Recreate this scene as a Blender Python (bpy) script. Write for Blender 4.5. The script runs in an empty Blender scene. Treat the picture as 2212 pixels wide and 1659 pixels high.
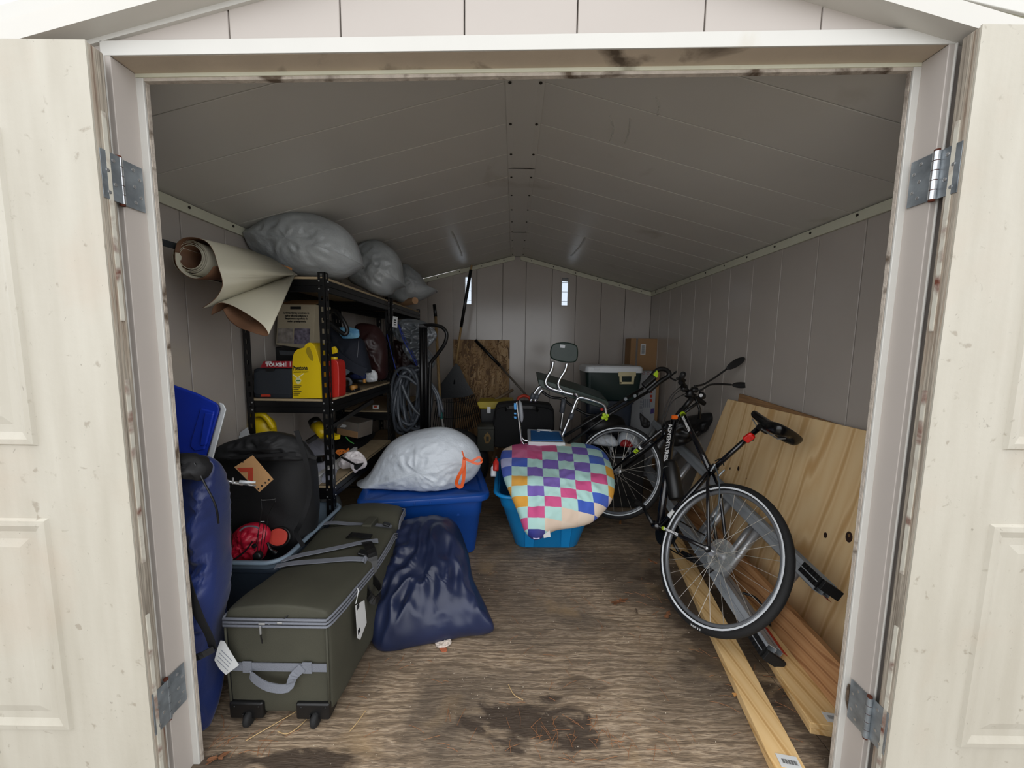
import bpy, math, random
from mathutils import Vector, Matrix, noise
V3 = Vector
random.seed(7)
C = bpy.context.scene.collection
PI = math.pi

# ---------------------------------------------------------------- camera, sky, exposure
H = 1.35
FPX = 800.0
CM = Matrix(((0.99990407, -0.0133694, 0.0036208), (0.00497356, 0.10257971, -0.99471235), (0.01292729, 0.99463494, 0.10263637)))
cam_d = bpy.data.cameras.new('camera'); cam = bpy.data.objects.new('camera', cam_d); C.objects.link(cam)
cam_d.sensor_width = 36; cam_d.lens = FPX / 2212 * 36; cam_d.clip_start = 0.02
q = CM.to_4x4(); # rows are the world axes seen from the camera
cam.matrix_world = Matrix.Translation((0, 0, H)) @ CM.to_4x4()
bpy.context.scene.camera = cam
vs = bpy.context.scene.view_settings
vs.view_transform = 'Standard'; vs.look = 'None'; vs.gamma = 1; vs.exposure = 0.85
bpy.context.scene.cycles.max_bounces = 12
bpy.context.scene.cycles.diffuse_bounces = 8
w = bpy.data.worlds.new('overcast_sky'); bpy.context.scene.world = w; w.use_nodes = True
nt = w.node_tree; bg = nt.nodes['Background']
tc = nt.nodes.new('ShaderNodeTexCoord'); sp = nt.nodes.new('ShaderNodeSeparateXYZ'); rp = nt.nodes.new('ShaderNodeValToRGB')
nt.links.new(tc.outputs['Generated'], sp.inputs[0]); nt.links.new(sp.outputs[2], rp.inputs[0]); nt.links.new(rp.outputs[0], bg.inputs[0])
rp.color_ramp.elements[0].position = 0.0; rp.color_ramp.elements[0].color = (0.93, 0.96, 1.0, 1)
rp.color_ramp.elements[1].position = 1.0; rp.color_ramp.elements[1].color = (1.0, 1.0, 1.0, 1)
bg.inputs[1].default_value = 1.25

# ---------------------------------------------------------------- helpers
def ray(px, py):
    d = CM @ V3((px - 1106.0, 829.5 - py, -FPX)); d.normalize(); return d
def P(px, py, X=None, Y=None, Z=None, n=None, o=None):
    d = ray(px, py); O = V3((0, 0, H))
    if n is not None: t = V3(n).dot(V3(o) - O) / V3(n).dot(d)
    elif X is not None: t = X / d.x
    elif Y is not None: t = Y / d.y
    else: t = (Z - H) / d.z
    return O + d * t
def lin(h):
    if not isinstance(h, str): return (*h, 1)
    r = [int(h[i:i + 2], 16) / 255 for i in (1, 3, 5)]
    return (*[(c / 12.92 if c < .04045 else ((c + .055) / 1.055) ** 2.4) for c in r], 1)
MATS = {}
class NT:
    def __init__(s, m): s.t = m.node_tree; s.n = s.t.nodes; s.l = s.t.links
    def new(s, ty, **kw):
        nd = s.n.new('ShaderNode' + ty)
        for k, v in kw.items(): setattr(nd, k, v)
        return nd
    def link(s, a, b): s.l.new(a, b)
    def noise(s, vec, scale, det=4, dist=0):
        a = s.new('TexNoise'); a.inputs['Scale'].default_value = scale; a.inputs['Detail'].default_value = det; a.inputs['Distortion'].default_value = dist
        s.link(vec, a.inputs['Vector']); return a.outputs['Fac']
    def ramp(s, fac, stops, const=False):
        r = s.new('ValToRGB'); s.link(fac, r.inputs[0]); e = r.color_ramp
        if const: e.interpolation = 'CONSTANT'
        while len(e.elements) < len(stops): e.elements.new(0.5)
        for el, (p, c) in zip(e.elements, stops): el.position = p; el.color = lin(c)
        return r.outputs[0]
    def mix(s, fac, a, b, mode='MIX'):
        m = s.new('Mix', data_type='RGBA', blend_type=mode)
        if isinstance(fac, float): m.inputs[0].default_value = fac
        else: s.link(fac, m.inputs[0])
        for i, x in ((6, a), (7, b)):
            if isinstance(x, (str, tuple)): m.inputs[i].default_value = lin(x)
            else: s.link(x, m.inputs[i])
        return m.outputs[2]
    def math(s, op, a, b=0.0):
        m = s.new('Math', operation=op)
        for i, x in enumerate((a, b)):
            if isinstance(x, (float, int)): m.inputs[i].default_value = x
            else: s.link(x, m.inputs[i])
        return m.outputs[0]
    def coords(s, stretch=(1, 1, 1), rot=(0, 0, 0), kind='Object'):
        t = s.new('TexCoord'); m = s.new('Mapping'); m.inputs['Scale'].default_value = stretch; m.inputs['Rotation'].default_value = rot
        s.link(t.outputs[kind], m.inputs[0]); return m.outputs[0]
    def bump(s, h, strength, dist=.005):
        b = s.new('Bump'); b.inputs['Strength'].default_value = strength; b.inputs['Distance'].default_value = dist
        s.link(h, b.inputs['Height']); s.link(b.outputs[0], s.n['Principled BSDF'].inputs['Normal'])
def base(name, rough=.5, metal=0, spec=.5):
    m = bpy.data.materials.new(name); m.use_nodes = True; s = NT(m); p = s.n['Principled BSDF']
    p.inputs['Roughness'].default_value = rough; p.inputs['Metallic'].default_value = metal; p.inputs['Specular IOR Level'].default_value = spec
    s.p = p; return m, s
def mat(name, col, rough=.5, metal=0, var=.12, vs=6, bump=.15, bs=60, col2=None, st=(1, 1, 1), spec=.5, coat=0, trans=0, alpha=1, sheen=0, dirt=None, ds=5, dthr=.6):
    if name in MATS: return MATS[name]
    m, s = base(name, rough, metal, spec); co = s.coords(st)
    f = s.noise(co, vs, 5)
    r, g, b, _ = lin(col)
    if col2 is None:
        a = tuple(c * (1 - var) for c in (r, g, b)); z = tuple(min(1, c * (1 + var)) for c in (r, g, b))
    else: a, z = (r, g, b), lin(col2)[:3]
    c = s.ramp(f, [(.3, a), (.7, z)])
    if dirt:
        f2 = s.noise(co, ds, 8, .5); k = s.ramp(f2, [(dthr, (0, 0, 0)), (min(1, dthr + .14), (1, 1, 1))])
        c = s.mix(k, c, dirt)
    s.link(c, s.p.inputs['Base Color'])
    if bump: s.bump(s.noise(co, bs, 4), bump)
    if coat: s.p.inputs['Coat Weight'].default_value = coat
    if trans: s.p.inputs['Transmission Weight'].default_value = trans
    if sheen: s.p.inputs['Sheen Weight'].default_value = sheen
    if alpha < 1: s.p.inputs['Alpha'].default_value = alpha
    MATS[name] = m; return m

ORG = {}
def setp(o, label=None, cat=None, group=None, kind=None):
    if label: o['label'] = label
    if cat: o['category'] = cat
    if group: o['group'] = group
    if kind: o['kind'] = kind
    return o
def thing(name, label, cat, at=(0, 0, 0), group=None):
    o = bpy.data.objects.new(name, None); C.objects.link(o); o.location = at; o.empty_display_size = .05
    ORG[o] = V3(at); return setp(o, label, cat, group)
def ob(name, g, m, parent=None, smooth=False, bev=0, label=None, cat=None, group=None, kind=None, uv=None, seg=2, at=None, ang=40):
    vs_, fs = g[0], g[1]
    if parent is not None: org = ORG[parent]
    elif at is not None: org = V3(at)
    else:
        xs = [v[0] for v in vs_]; ys = [v[1] for v in vs_]; zs = [v[2] for v in vs_]
        org = V3(((min(xs) + max(xs)) / 2, (min(ys) + max(ys)) / 2, min(zs)))
    me = bpy.data.meshes.new(name); me.from_pydata([V3(v) - org for v in vs_], [], fs); me.update()
    o = bpy.data.objects.new(name, me); C.objects.link(o); ORG[o] = org
    if parent is not None: o.parent = parent
    else: o.location = org
    me.materials.append(m)
    if uv:
        L = me.uv_layers.new(name='UVMap')
        for lp in me.loops: L.data[lp.index].uv = uv[lp.vertex_index]
    if smooth: me.polygons.foreach_set('use_smooth', [True] * len(me.polygons))
    if bev:
        b = o.modifiers.new('bevel', 'BEVEL'); b.width = bev; b.segments = seg; b.limit_method = 'ANGLE'; b.angle_limit = math.radians(ang)
        me.polygons.foreach_set('use_smooth', [True] * len(me.polygons))
        b.harden_normals = True
    return setp(o, label, cat, group, kind)
def J(*gs):
    V, F = [], []
    for g in gs:
        k = len(V); V += [V3(v) for v in g[0]]; F += [tuple(i + k for i in f) for f in g[1]]
    return V, F
def TR(g, M): return [M @ V3(v) for v in g[0]], g[1]
def MX(loc=(0, 0, 0), rz=0, rx=0, ry=0):
    return Matrix.Translation(loc) @ Matrix.Rotation(rz, 4, 'Z') @ Matrix.Rotation(ry, 4, 'Y') @ Matrix.Rotation(rx, 4, 'X')
def FR(o, x, z):
    """frame with origin o, local x along x, local z near z"""
    x = V3(x).normalized(); z = V3(z); y = z.cross(x).normalized(); z = x.cross(y)
    m = Matrix((x, y, z)).transposed().to_4x4(); m.translation = V3(o); return m
def box(x0, x1, y0, y1, z0, z1):
    return [V3(p) for p in ((x0, y0, z0), (x1, y0, z0), (x1, y1, z0), (x0, y1, z0), (x0, y0, z1), (x1, y0, z1), (x1, y1, z1), (x0, y1, z1))], \
        [(0, 3, 2, 1), (4, 5, 6, 7), (0, 1, 5, 4), (1, 2, 6, 5), (2, 3, 7, 6), (3, 0, 4, 7)]
def prism(pts, ext):
    """polygon of 3D points, extruded by vector ext"""
    n = len(pts); A = [V3(p) for p in pts]; B = [p + V3(ext) for p in A]
    return A + B, [tuple(range(n))[::-1], tuple(range(n, 2 * n))] + [(i, (i + 1) % n, n + (i + 1) % n, n + i) for i in range(n)]
def cr(pts, k=6, closed=False):
    pts = [V3(p) for p in pts]; n = len(pts); out = []
    for i in range(n if closed else n - 1):
        g = (lambda j: pts[j % n]) if closed else (lambda j: pts[max(0, min(n - 1, j))])
        a, b, c, d = g(i - 1), g(i), g(i + 1), g(i + 2)
        for s in range(k):
            t = s / k
            out.append(.5 * ((2 * b) + (c - a) * t + (2 * a - 5 * b + 4 * c - d) * t * t + (3 * b - a - 3 * c + d) * t ** 3))
    if not closed: out.append(pts[-1])
    return out
def tube(pts, r, n=10, closed=False, flat=None):
    pts = [V3(p) for p in pts]; m = len(pts); V, F = [], []
    up = None
    for i, p in enumerate(pts):
        if closed: t = pts[(i + 1) % m] - pts[i - 1]
        else: t = pts[min(i + 1, m - 1)] - pts[max(i - 1, 0)]
        t.normalize()
        if up is None:
            up = V3((0, 0, 1)) if abs(t.z) < .9 else V3((1, 0, 0))
            if flat is not None and len(flat) > 2: up = V3(flat[2])
        if flat is not None and len(flat) > 2: up = V3(flat[2])
        s = t.cross(up).normalized(); up = s.cross(t).normalized()
        rr = r[i] if isinstance(r, (list, tuple)) else r
        for k in range(n):
            a = 2 * PI * k / n + (PI / 4 if flat and n == 4 else 0)
            ra, rb = (rr, rr) if flat is None else (flat[0], flat[1])
            V.append(p + s * math.cos(a) * ra + up * math.sin(a) * rb)
    for i in range(m if closed else m - 1):
        for k in range(n):
            a, b = i * n + k, i * n + (k + 1) % n; c, d = ((i + 1) % m) * n + (k + 1) % n, ((i + 1) % m) * n + k
            F.append((a, b, c, d))
    if not closed:
        F.append(tuple(range(n))[::-1]); F.append(tuple((m - 1) * n + k for k in range(n)))
    return V, F
def cyl(a, b, r, r2=None, n=16):
    return tube([a, b], [r, r if r2 is None else r2], n)
def strap(pts, wv, width, th=.003, k=4):
    """flat band along pts; wv = width direction"""
    pts = cr(pts, k); V, F = [], []; wv = V3(wv); m = len(pts)
    for i, p in enumerate(pts):
        t = (pts[min(i + 1, m - 1)] - pts[max(i - 1, 0)]).normalized(); s = (wv - t * wv.dot(t)).normalized(); n = t.cross(s)
        for a, b in ((-1, -1), (1, -1), (1, 1), (-1, 1)): V.append(p + s * a * width / 2 + n * b * th / 2)
    for i in range(m - 1):
        for k2 in range(4): F.append((i * 4 + k2, i * 4 + (k2 + 1) % 4, (i + 1) * 4 + (k2 + 1) % 4, (i + 1) * 4 + k2))
    F += [(3, 2, 1, 0), tuple((m - 1) * 4 + j for j in range(4))]
    return V, F
def rrect(w, d, r, n=5):
    r = min(r, w / 2 * .99, d / 2 * .99); out = []
    for cx, cy, a0 in ((w / 2 - r, d / 2 - r, 0), (-w / 2 + r, d / 2 - r, PI / 2), (-w / 2 + r, -d / 2 + r, PI), (w / 2 - r, -d / 2 + r, 3 * PI / 2)):
        for i in range(n + 1):
            a = a0 + PI / 2 * i / n; out.append((cx + r * math.cos(a), cy + r * math.sin(a)))
    return out
def loft(secs, n=5, cap0=True, cap1=True):
    """secs: (z, w, d, r[, dx, dy])"""
    V, F = [], []; m = 4 * (n + 1)
    for s in secs:
        dx, dy = (s[4], s[5]) if len(s) > 4 else (0, 0)
        V += [V3((x + dx, y + dy, s[0])) for x, y in rrect(s[1], s[2], s[3], n)]
    for i in range(len(secs) - 1):
        for k in range(m): F.append((i * m + k, i * m + (k + 1) % m, (i + 1) * m + (k + 1) % m, (i + 1) * m + k))
    if cap0: F.append(tuple(range(m))[::-1])
    if cap1: F.append(tuple((len(secs) - 1) * m + k for k in range(m)))
    return V, F
def lathe(prof, n=24):
    V, F = [], []
    for r, z in prof: V += [V3((r * math.cos(2 * PI * k / n), r * math.sin(2 * PI * k / n), z)) for k in range(n)]
    for i in range(len(prof) - 1):
        for k in range(n): F.append((i * n + k, i * n + (k + 1) % n, (i + 1) * n + (k + 1) % n, (i + 1) * n + k))
    F.append(tuple(range(n))[::-1]); F.append(tuple((len(prof) - 1) * n + k for k in range(n)))
    return V, F
def pillow(out, nrm, tf, tb, p=2.2, e=.55, rings=16, k=5, wr=.012, ws=9, seed=0, zmin=None, xmin=None, crease=0, cen=None, dirw=None, fan=None):
    """closed soft body: world outline, inflated to both sides of its plane"""
    o = cr(out, k, True); c = V3(cen) if cen is not None else sum(o, V3()) / len(o); nrm = V3(nrm).normalized(); N = len(o)
    V, F, UV = [], [], []
    u = V3((1, 0, 0)); vv = nrm.cross(u).normalized()
    so = V3((seed * 3.1, seed * 7.7, seed * 1.3))
    def wrk(q):
        d = noise.noise(q * ws * .35 + so) * 1.3 + noise.noise(q * ws + so) * .6
        if crease:
            qq = V3((q.dot(u) * 1.0, q.dot(nrm) * .4, q.dot(vv) * 1.0))
            if dirw: qq = V3((qq.x * dirw[0], qq.y * dirw[1], qq.z * dirw[2]))
            d += crease * (1 - abs(noise.noise(qq * ws * 1.7 + so)) * 3.2)
        return d
    for side, T in ((1, tf), (-1, tb)):
        for i in range(rings + 1):
            s = math.sin(i / rings * PI / 2) ** .85
            if side == -1 and i == rings: continue
            for j in range(N):
                b = c + (o[j] - c) * s
                h = T * (max(0, 1 - s ** p)) ** e
                q = b + nrm * h * side
                am = wr * (1 if side == 1 else .5) * (.35 + .65 * (1 - s ** 4))
                dd = wrk(q)
                if fan: 
                    ang = math.atan2((b - V3(fan)).dot(vv), (b - V3(fan)).dot(u)); rr = (b - V3(fan)).length
                    dd += .8 * math.sin(ang * 22 + 2 * noise.noise(q * 3)) * math.exp(-rr / .12)
                q = q + nrm * side * am * (dd if s > .04 else dd * 1.0) + (o[j] - c).normalized() * am * .5 * min(1, s * 2) * noise.noise(q * ws * .8 + so * 2)
                if zmin is not None and q.z < zmin: q.z = zmin + .001 * (q.z - zmin)
                if xmin is not None and q.x < xmin: q.x = xmin
                V.append(q); UV.append(((b - c).dot(u), (b - c).dot(vv) + (h * .8 if False else 0)))
    R = rings
    for i in range(R):
        for j in range(N): F.append((i * N + j, (i + 1) * N + j, (i + 1) * N + (j + 1) % N, i * N + (j + 1) % N))
    off = (R + 1) * N
    for i in range(R):
        for j in range(N):
            a, b = off + i * N + j, off + i * N + (j + 1) % N
            if i < R - 1: c2, d2 = off + (i + 1) * N + (j + 1) % N, off + (i + 1) * N + j
            else: c2, d2 = R * N + (j + 1) % N, R * N + j
            F.append((a, b, c2, d2))
    return V, F, UV
def px(pts, **kw): return [P(a, b, **kw) for a, b in pts]
def text(body, size, o, r, u, m, parent, name='lettering', ext=.0006, bold=0, align='LEFT', squash=1):
    cu = bpy.data.curves.new('t', 'FONT'); cu.body = body; cu.size = size; cu.extrude = ext; cu.offset = bold; cu.align_x = align; cu.resolution_u = 2
    t = bpy.data.objects.new('t', cu); C.objects.link(t); dg = bpy.context.evaluated_depsgraph_get()
    me = bpy.data.meshes.new_from_object(t.evaluated_get(dg)); bpy.data.objects.remove(t)
    r = V3(r).normalized(); u = V3(u); u = (u - r * r.dot(u)).normalized(); n = r.cross(u)
    M = Matrix((r, u, n)).transposed().to_4x4(); M.translation = V3(o)
    V = [M @ V3((v.co.x * squash, v.co.y, v.co.z)) for v in me.vertices]; F = [tuple(p.vertices) for p in me.polygons]
    bpy.data.meshes.remove(me)
    return ob(name, (V, F), m, parent)
def decal(o, r, u, w, h, m, parent, name='label_sticker', th=.0012, off=.0008, **kw):
    r = V3(r).normalized(); u = V3(u); u = (u - r * r.dot(u)).normalized(); n = r.cross(u); o = V3(o) + n * off
    return ob(name, prism([o, o + r * w, o + r * w + u * h, o + u * h], n * th), m, parent, **kw)
def barcode(o, r, u, w, h, parent, n=14):
    r = V3(r).normalized(); u = V3(u); u = (u - r * r.dot(u)).normalized(); nn = r.cross(u); rnd = random.Random(5); g = []
    x = 0
    while x < w * .97:
        bw = w / n * rnd.choice((.25, .45, .7)); a = V3(o) + r * x
        g.append(prism([a, a + r * bw, a + r * bw + u * h, a + u * h], nn * .0006)); x += bw + w / n * rnd.choice((.3, .5))
    return ob('barcode', J(*g), BLK, parent)
# ---------------------------------------------------------------- materials
BLK = mat('black plastic', '#0b0b0c', .42, var=.15, bump=.05)
BLKM = mat('black powder coated steel', '#0c0c0d', .38, var=.2, bump=.05)
RUB = mat('black rubber', '#101011', .75, var=.2, bump=.3, bs=200)
VIN = mat('beige vinyl siding', '#b2aaa3', .5, var=.025, vs=3, bump=.05, bs=30, dirt='#a59a8e', ds=2.2, dthr=.72)
VINI = mat('interior vinyl panel', '#ada59d', .2, var=.05, vs=2, bump=.04, bs=12, dirt='#a59b92', ds=2.5, dthr=.70, spec=.55)
CEI = mat('off white roof panel', '#c6c3bc', .34, var=.05, vs=1.5, bump=.04, bs=10, dirt='#989080', ds=2.0, dthr=.66)
CRM = mat('cream trim', '#cbcab6', .5, var=.05, bump=.08, dirt='#7d7460', ds=6, dthr=.64)
WHT = mat('white vinyl trim', '#c6c4be', .42, var=.02, bump=.03, dirt='#b8b09f', ds=3, dthr=.72)
JMB = mat('dirty jamb edge', '#b3a99d', .8, var=.15, vs=30, bump=.6, bs=90, dirt='#5a4c3e', ds=14, dthr=.55)
UND = mat('grimy header underside', '#b7a895', .7, var=.08, bump=.1, dirt='#55483a', ds=7, dthr=.58)
GALV = mat('galvanised steel', '#8b9297', .4, .55, var=.25, vs=25, bump=.1, dirt='#5c6266', ds=9, dthr=.55)
RUST = mat('rust', '#5a2a18', .9, .2, var=.3, vs=40)
STEEL = mat('bright steel', '#c4c6c8', .28, .8, var=.05, bump=0)
ALU = mat('brushed aluminium', '#bdbfc2', .38, .7, var=.12, vs=8, st=(1, .1, 1), bump=.08, bs=60)
SCR = mat('dark screw head', '#3a352f', .6, .6)
def door_mat():
    m, s = base('weathered white door skin', .55); co = s.coords(); cs = s.coords((6, 6, .8))
    c = s.ramp(s.noise(cs, 3, 4), [(.3, '#ada799'), (.7, '#b9b4a7')])
    c = s.mix(s.ramp(s.noise(co, 2.3, 6, .4), [(.55, (0, 0, 0)), (.8, (.55, .55, .55))]), c, '#b39f8b')
    c = s.mix(s.ramp(s.noise(co, 34, 8, .3), [(.655, (0, 0, 0)), (.73, (.55, .55, .55))]), c, '#857a69')
    v = s.noise(s.coords((1, 1, .5)), 85, 3, 1.5); k = s.ramp(v, [(.71, (0, 0, 0)), (.75, (1, 1, 1))])
    c = s.mix(s.math('MULTIPLY', k, .4), c, '#564d41')
    s.link(c, s.p.inputs['Base Color']); s.bump(s.noise(co, 60, 5), .15, .004); return m
DOOR = door_mat()
def edge_mat():
    m, s = base('weathered wooden door edge', .85)
    c = s.ramp(s.noise(s.coords((22, 22, .8)), 3, 6, .4), [(.3, '#6d6357'), (.5, '#a39a8c'), (.62, '#8e7f6f'), (.7, '#5f2f22')])
    s.link(c, s.p.inputs['Base Color']); s.bump(s.noise(s.coords((60, 60, 1)), 2, 4), .6, .01); return m
EDG = edge_mat()
def floor_mat():
    m, s = base('weathered plywood floor', .7); co = s.coords()
    wv = s.new('TexWave'); wv.inputs['Scale'].default_value = 2.2; wv.inputs['Distortion'].default_value = 13; wv.inputs['Detail'].default_value = 5; wv.inputs['Detail Scale'].default_value = .9; wv.inputs['Detail Roughness'].default_value = .65
    wv.bands_direction = 'Y'; s.link(s.coords((.8, 3.4, 1)), wv.inputs['Vector'])
    c = s.ramp(wv.outputs['Fac'], [(0, '#7d6b57'), (.35, '#a28d74'), (.7, '#b5a189'), (1, '#8f7b65')])
    fine = s.noise(s.coords((3, 34, 1)), 6, 7, 1.6)
    c = s.mix(s.ramp(fine, [(.36, (.8, .8, .8)), (.52, (0, 0, 0))]), c, '#5f5142')
    c = s.mix(s.ramp(s.noise(co, 1.6, 6, .6), [(.42, (0, 0, 0)), (.62, (.8, .8, .8))]), c, '#54493e')
    c = s.mix(s.ramp(s.noise(co, 3.2, 6, .3), [(.57, (0, 0, 0)), (.7, (.6, .6, .6))]), c, '#a58a66')
    # damp stains with outlines of their own
    sep = s.new('SeparateXYZ'); t = s.new('TexCoord'); s.link(t.outputs['Object'], sep.inputs[0])
    wob = s.math('MULTIPLY', s.math('SUBTRACT', s.noise(s.coords((1, 2.2, 1)), 6, 8, .8), .5), 2.6)
    for cx, cy, rx, ry, k0 in ((.06, 1.20, .24, .085, 1), (-.62, 1.04, .16, .07, 1), (-.95, 1.03, .12, .06, .8), (.30, 1.36, .10, .05, .5), (1.1, 1.1, .1, .3, .8), (.5, 2.9, .5, .3, .6), (1.0, 1.75, .25, .5, .75), (.55, 2.2, .3, .2, .5), (-.2, 1.9, .22, .09, .35)):
        dx = s.math('DIVIDE', s.math('SUBTRACT', sep.outputs[0], cx), rx); dy = s.math('DIVIDE', s.math('SUBTRACT', sep.outputs[1], cy), ry)
        d = s.math('ADD', s.math('SQRT', s.math('ADD', s.math('MULTIPLY', dx, dx), s.math('MULTIPLY', dy, dy))), wob)
        k = s.ramp(d, [(.7, (k0 * .9,) * 3), (1.1, (0, 0, 0))]); c = s.mix(k, c, '#3a2e24')
    c = s.mix(s.ramp(s.noise(co, 160, 2), [(.72, (0, 0, 0)), (.75, (.8, .8, .8))]), c, '#cbbfae')
    s.link(c, s.p.inputs['Base Color']); s.bump(fine, .5, .006)
    s.link(s.ramp(s.noise(co, 2, 4), [(.4, (.75, .75, .75)), (.6, (.5, .5, .5))]), s.p.inputs['Roughness']); return m
FLOOR = floor_mat()
def wood_mat(name, light, mid, dark, along='Y', sc=9, dist=7, knots=0, rough=.6, ks=2.2):
    if name in MATS: return MATS[name]
    m, s = base(name, rough); st = {'Y': (1, .09, 1), 'X': (.09, 1, 1), 'Z': (1, 1, .09)}[along]
    co = s.coords(st)
    wv = s.new('TexWave'); wv.inputs['Scale'].default_value = sc; wv.inputs['Distortion'].default_value = dist; wv.inputs['Detail'].default_value = 3; wv.inputs['Detail Scale'].default_value = .7
    wv.bands_direction = 'DIAGONAL'; s.link(co, wv.inputs['Vector'])
    c = s.ramp(wv.outputs['Fac'], [(0, light), (.55, mid), (.85, light), (1, dark)])
    c = s.mix(s.math('MULTIPLY', s.noise(s.coords(tuple(x * 5 for x in st)), 25, 4), .35), c, mid)
    if knots:
        v = s.new('TexVoronoi'); v.inputs['Scale'].default_value = ks; s.link(s.coords(tuple(1 if x == 1 else .6 for x in st)), v.inputs['Vector'])
        c = s.mix(s.ramp(v.outputs['Distance'], [(.0, (1, 1, 1)), (.035, (1, 1, 1)), (.06, (0, 0, 0))]), c, '#3a2010')
        c = s.mix(s.ramp(v.outputs['Distance'], [(.05, (0, 0, 0)), (.062, (.7, .7, .7)), (.10, (0, 0, 0))]), c, '#8a5527')
    s.link(c, s.p.inputs['Base Color']); s.bump(wv.outputs['Fac'], .08, .003); MATS[name] = m; return m
PLY = wood_mat('pine plywood', '#e8cb9c', '#dfbc89', '#c99f69', 'Z', 5, 9)
PINE = wood_mat('pine lumber', '#e6c48e', '#dcb57b', '#c39659', 'Y', 9, 6, knots=1, ks=4)
REDW = wood_mat('reddish lumber', '#b98d62', '#aa7a4f', '#8a5c38', 'Y', 9, 7)
HAND = wood_mat('wooden tool handle', '#a98d63', '#957748', '#7a5e38', 'Z', 30, 2)
PLYE = mat('plywood edge', '#8d6b48', .8, st=(2, 1, 40), vs=5, var=.3)
def osb_mat():
    m, s = base('oriented strand board', .7); cs = []
    c = None
    for i, (rz, cc) in enumerate(((.5, ('#4f3823', '#7d5f3f', '#a08058')), (-.7, ('#5f452c', '#8c6c48', '#b2946c')))):
        v = s.new('TexVoronoi'); v.inputs['Scale'].default_value = 30; s.link(s.coords((1, 1, .28), (0, rz, 0)), v.inputs['Vector'])
        sx = s.new('SeparateColor'); s.link(v.outputs['Color'], sx.inputs[0])
        r = s.ramp(sx.outputs[0], [(0, cc[0]), (.4, cc[1]), (.9, cc[2])])
        c = r if c is None else s.mix(s.ramp(sx.outputs[1], [(.45, (0, 0, 0)), (.5, (1, 1, 1))]), c, r)
    s.link(c, s.p.inputs['Base Color']); return m
OSB = osb_mat()
def glass_mat(name, tint, rough=.05, tr=.85):
    m = bpy.data.materials.new(name); m.use_nodes = True; s = NT(m); n = s.n; n.remove(n['Principled BSDF'])
    t = s.new('BsdfTransparent'); t.inputs[0].default_value = lin(tint); g = s.new('BsdfGlossy'); g.inputs['Roughness'].default_value = rough
    x = s.new('MixShader'); x.inputs[0].default_value = 1 - tr; s.link(t.outputs[0], x.inputs[1]); s.link(g.outputs[0], x.inputs[2]); s.link(x.outputs[0], n['Material Output'].inputs[0]); return m
GLS = glass_mat('window block glass', '#d8dde2')

# ---------------------------------------------------------------- structure
XL, XR, YB, RX = -1.478, 1.536, 4.24, .03
def zc(x): return 2.357 - .257 * abs(x - RX)          # underside of the roof
ZE = 1.97
def S(name, g, m, **k): return ob(name, g, m, kind='structure', **k)
# ground outside
GRASS = mat('grass and gravel ground', '#857f76', .95, var=.4, vs=12, bump=.8, bs=40, col2='#9a938a')
S('ground', box(-9, 9, -9, 7, -.25, -.15), GRASS)
S('foundation', box(XL - .05, XR + .05, 1.0, YB + .05, -.15, -.022), mat('foundation timber', '#6a5a48', .9))
# floor: plywood sheets laid across with open joints
fl = S('floor', box(XL - .03, XR + .03, .98, YB + .04, -.03, -.012), mat('subfloor', '#3a3028', .9), at=(0, 0, 0))
ys = [1.0, 2.21, 3.42, YB]
for i in range(3):
    xs_ = [XL, 1.085, XR] if i == 0 else ([XL, 1.1, XR] if i == 1 else [XL, .9, XR])
    for a, b in zip(xs_, xs_[1:]): ob('plywood_sheet', box(a + .0015, b - .0015, ys[i] + .0015, ys[i + 1] - .0015, -.013, 0), FLOOR, fl, bev=.0015)

# side walls and back wall: tongue and groove vinyl panels, each its own piece
seamY = [YB - .255 * k for k in range(0, 13)] + [1.075]
for nm, x0, x1, s in (('wall_left', XL - .03, XL - .012, 1), ('wall_right', XR + .012, XR + .03, -1)):
    wl = S(nm, box(x0, x1, 1.03, YB + .03, -.02, zc(x0) + .03), VINI, at=(0, 0, 0))
    for a, b in zip(seamY[1:], seamY):
        if b - a < .02: continue
        g = box(XL - .012, XL, a + .002, b - .002, 0, zc(XL) + .002) if s == 1 else box(XR, XR + .012, a + .002, b - .002, 0, zc(XR) + .002)
        ob('wall_panel', g, VINI, wl, bev=.003)
wb = S('wall_back', prism([(XL - .03, YB + .022, -.02), (-.62, YB + .022, -.02), (-.62, YB + .022, zc(-.62)), (XL - .03, YB + .022, zc(XL - .03))], (0, .02, 0)), VINI, at=(0, 0, 0))
seamX = [XR]; k = 0
while seamX[-1] > XL + .1:
    seamX.append(seamX[-1] - (.292, .270, .286, .268, .292, .262, .290, .268, .284, .262, .3)[k % 11]); k += 1
seamX[-1] = XL
def win_panel(a, b, wx, wz0, wz1, ww, y0, y1, m):
    """panel with an opening through it"""
    out = [(a, 0), (b, 0), (b, zc(b))] + ([(RX, zc(RX))] if a < RX < b else []) + [(a, zc(a))]
    if wx is None: return prism([(x, y0, z) for x, z in out], (0, y1 - y0, 0))
    l, r = wx - ww / 2, wx + ww / 2
    gs = [box(a, b, y0, y1, 0, wz0), prism([(a, y0, wz1), (b, y0, wz1), (b, y0, zc(b)), (a, y0, zc(a))], (0, y1 - y0, 0)), box(a, l, y0, y1, wz0, wz1), box(r, b, y0, y1, wz0, wz1)]
    return J(*gs)
wins = []
w1 = P(1011.5, 628, Y=YB); w2 = P(1220, 630, Y=YB); w1.z = w2.z = (w1.z + w2.z) / 2
for b, a in zip(seamX, seamX[1:]):
    win = [w for w in (w1, w2) if a < w.x < b]
    wx = win[0].x if win else None; wz = win[0].z if win else 0
    ob('wall_panel', win_panel(a + .0022, b - .0022, wx, wz - .15, wz + .15, .068, YB, YB + .02, VINI), VINI, wb, bev=.003 if wx is None else 0)
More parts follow.
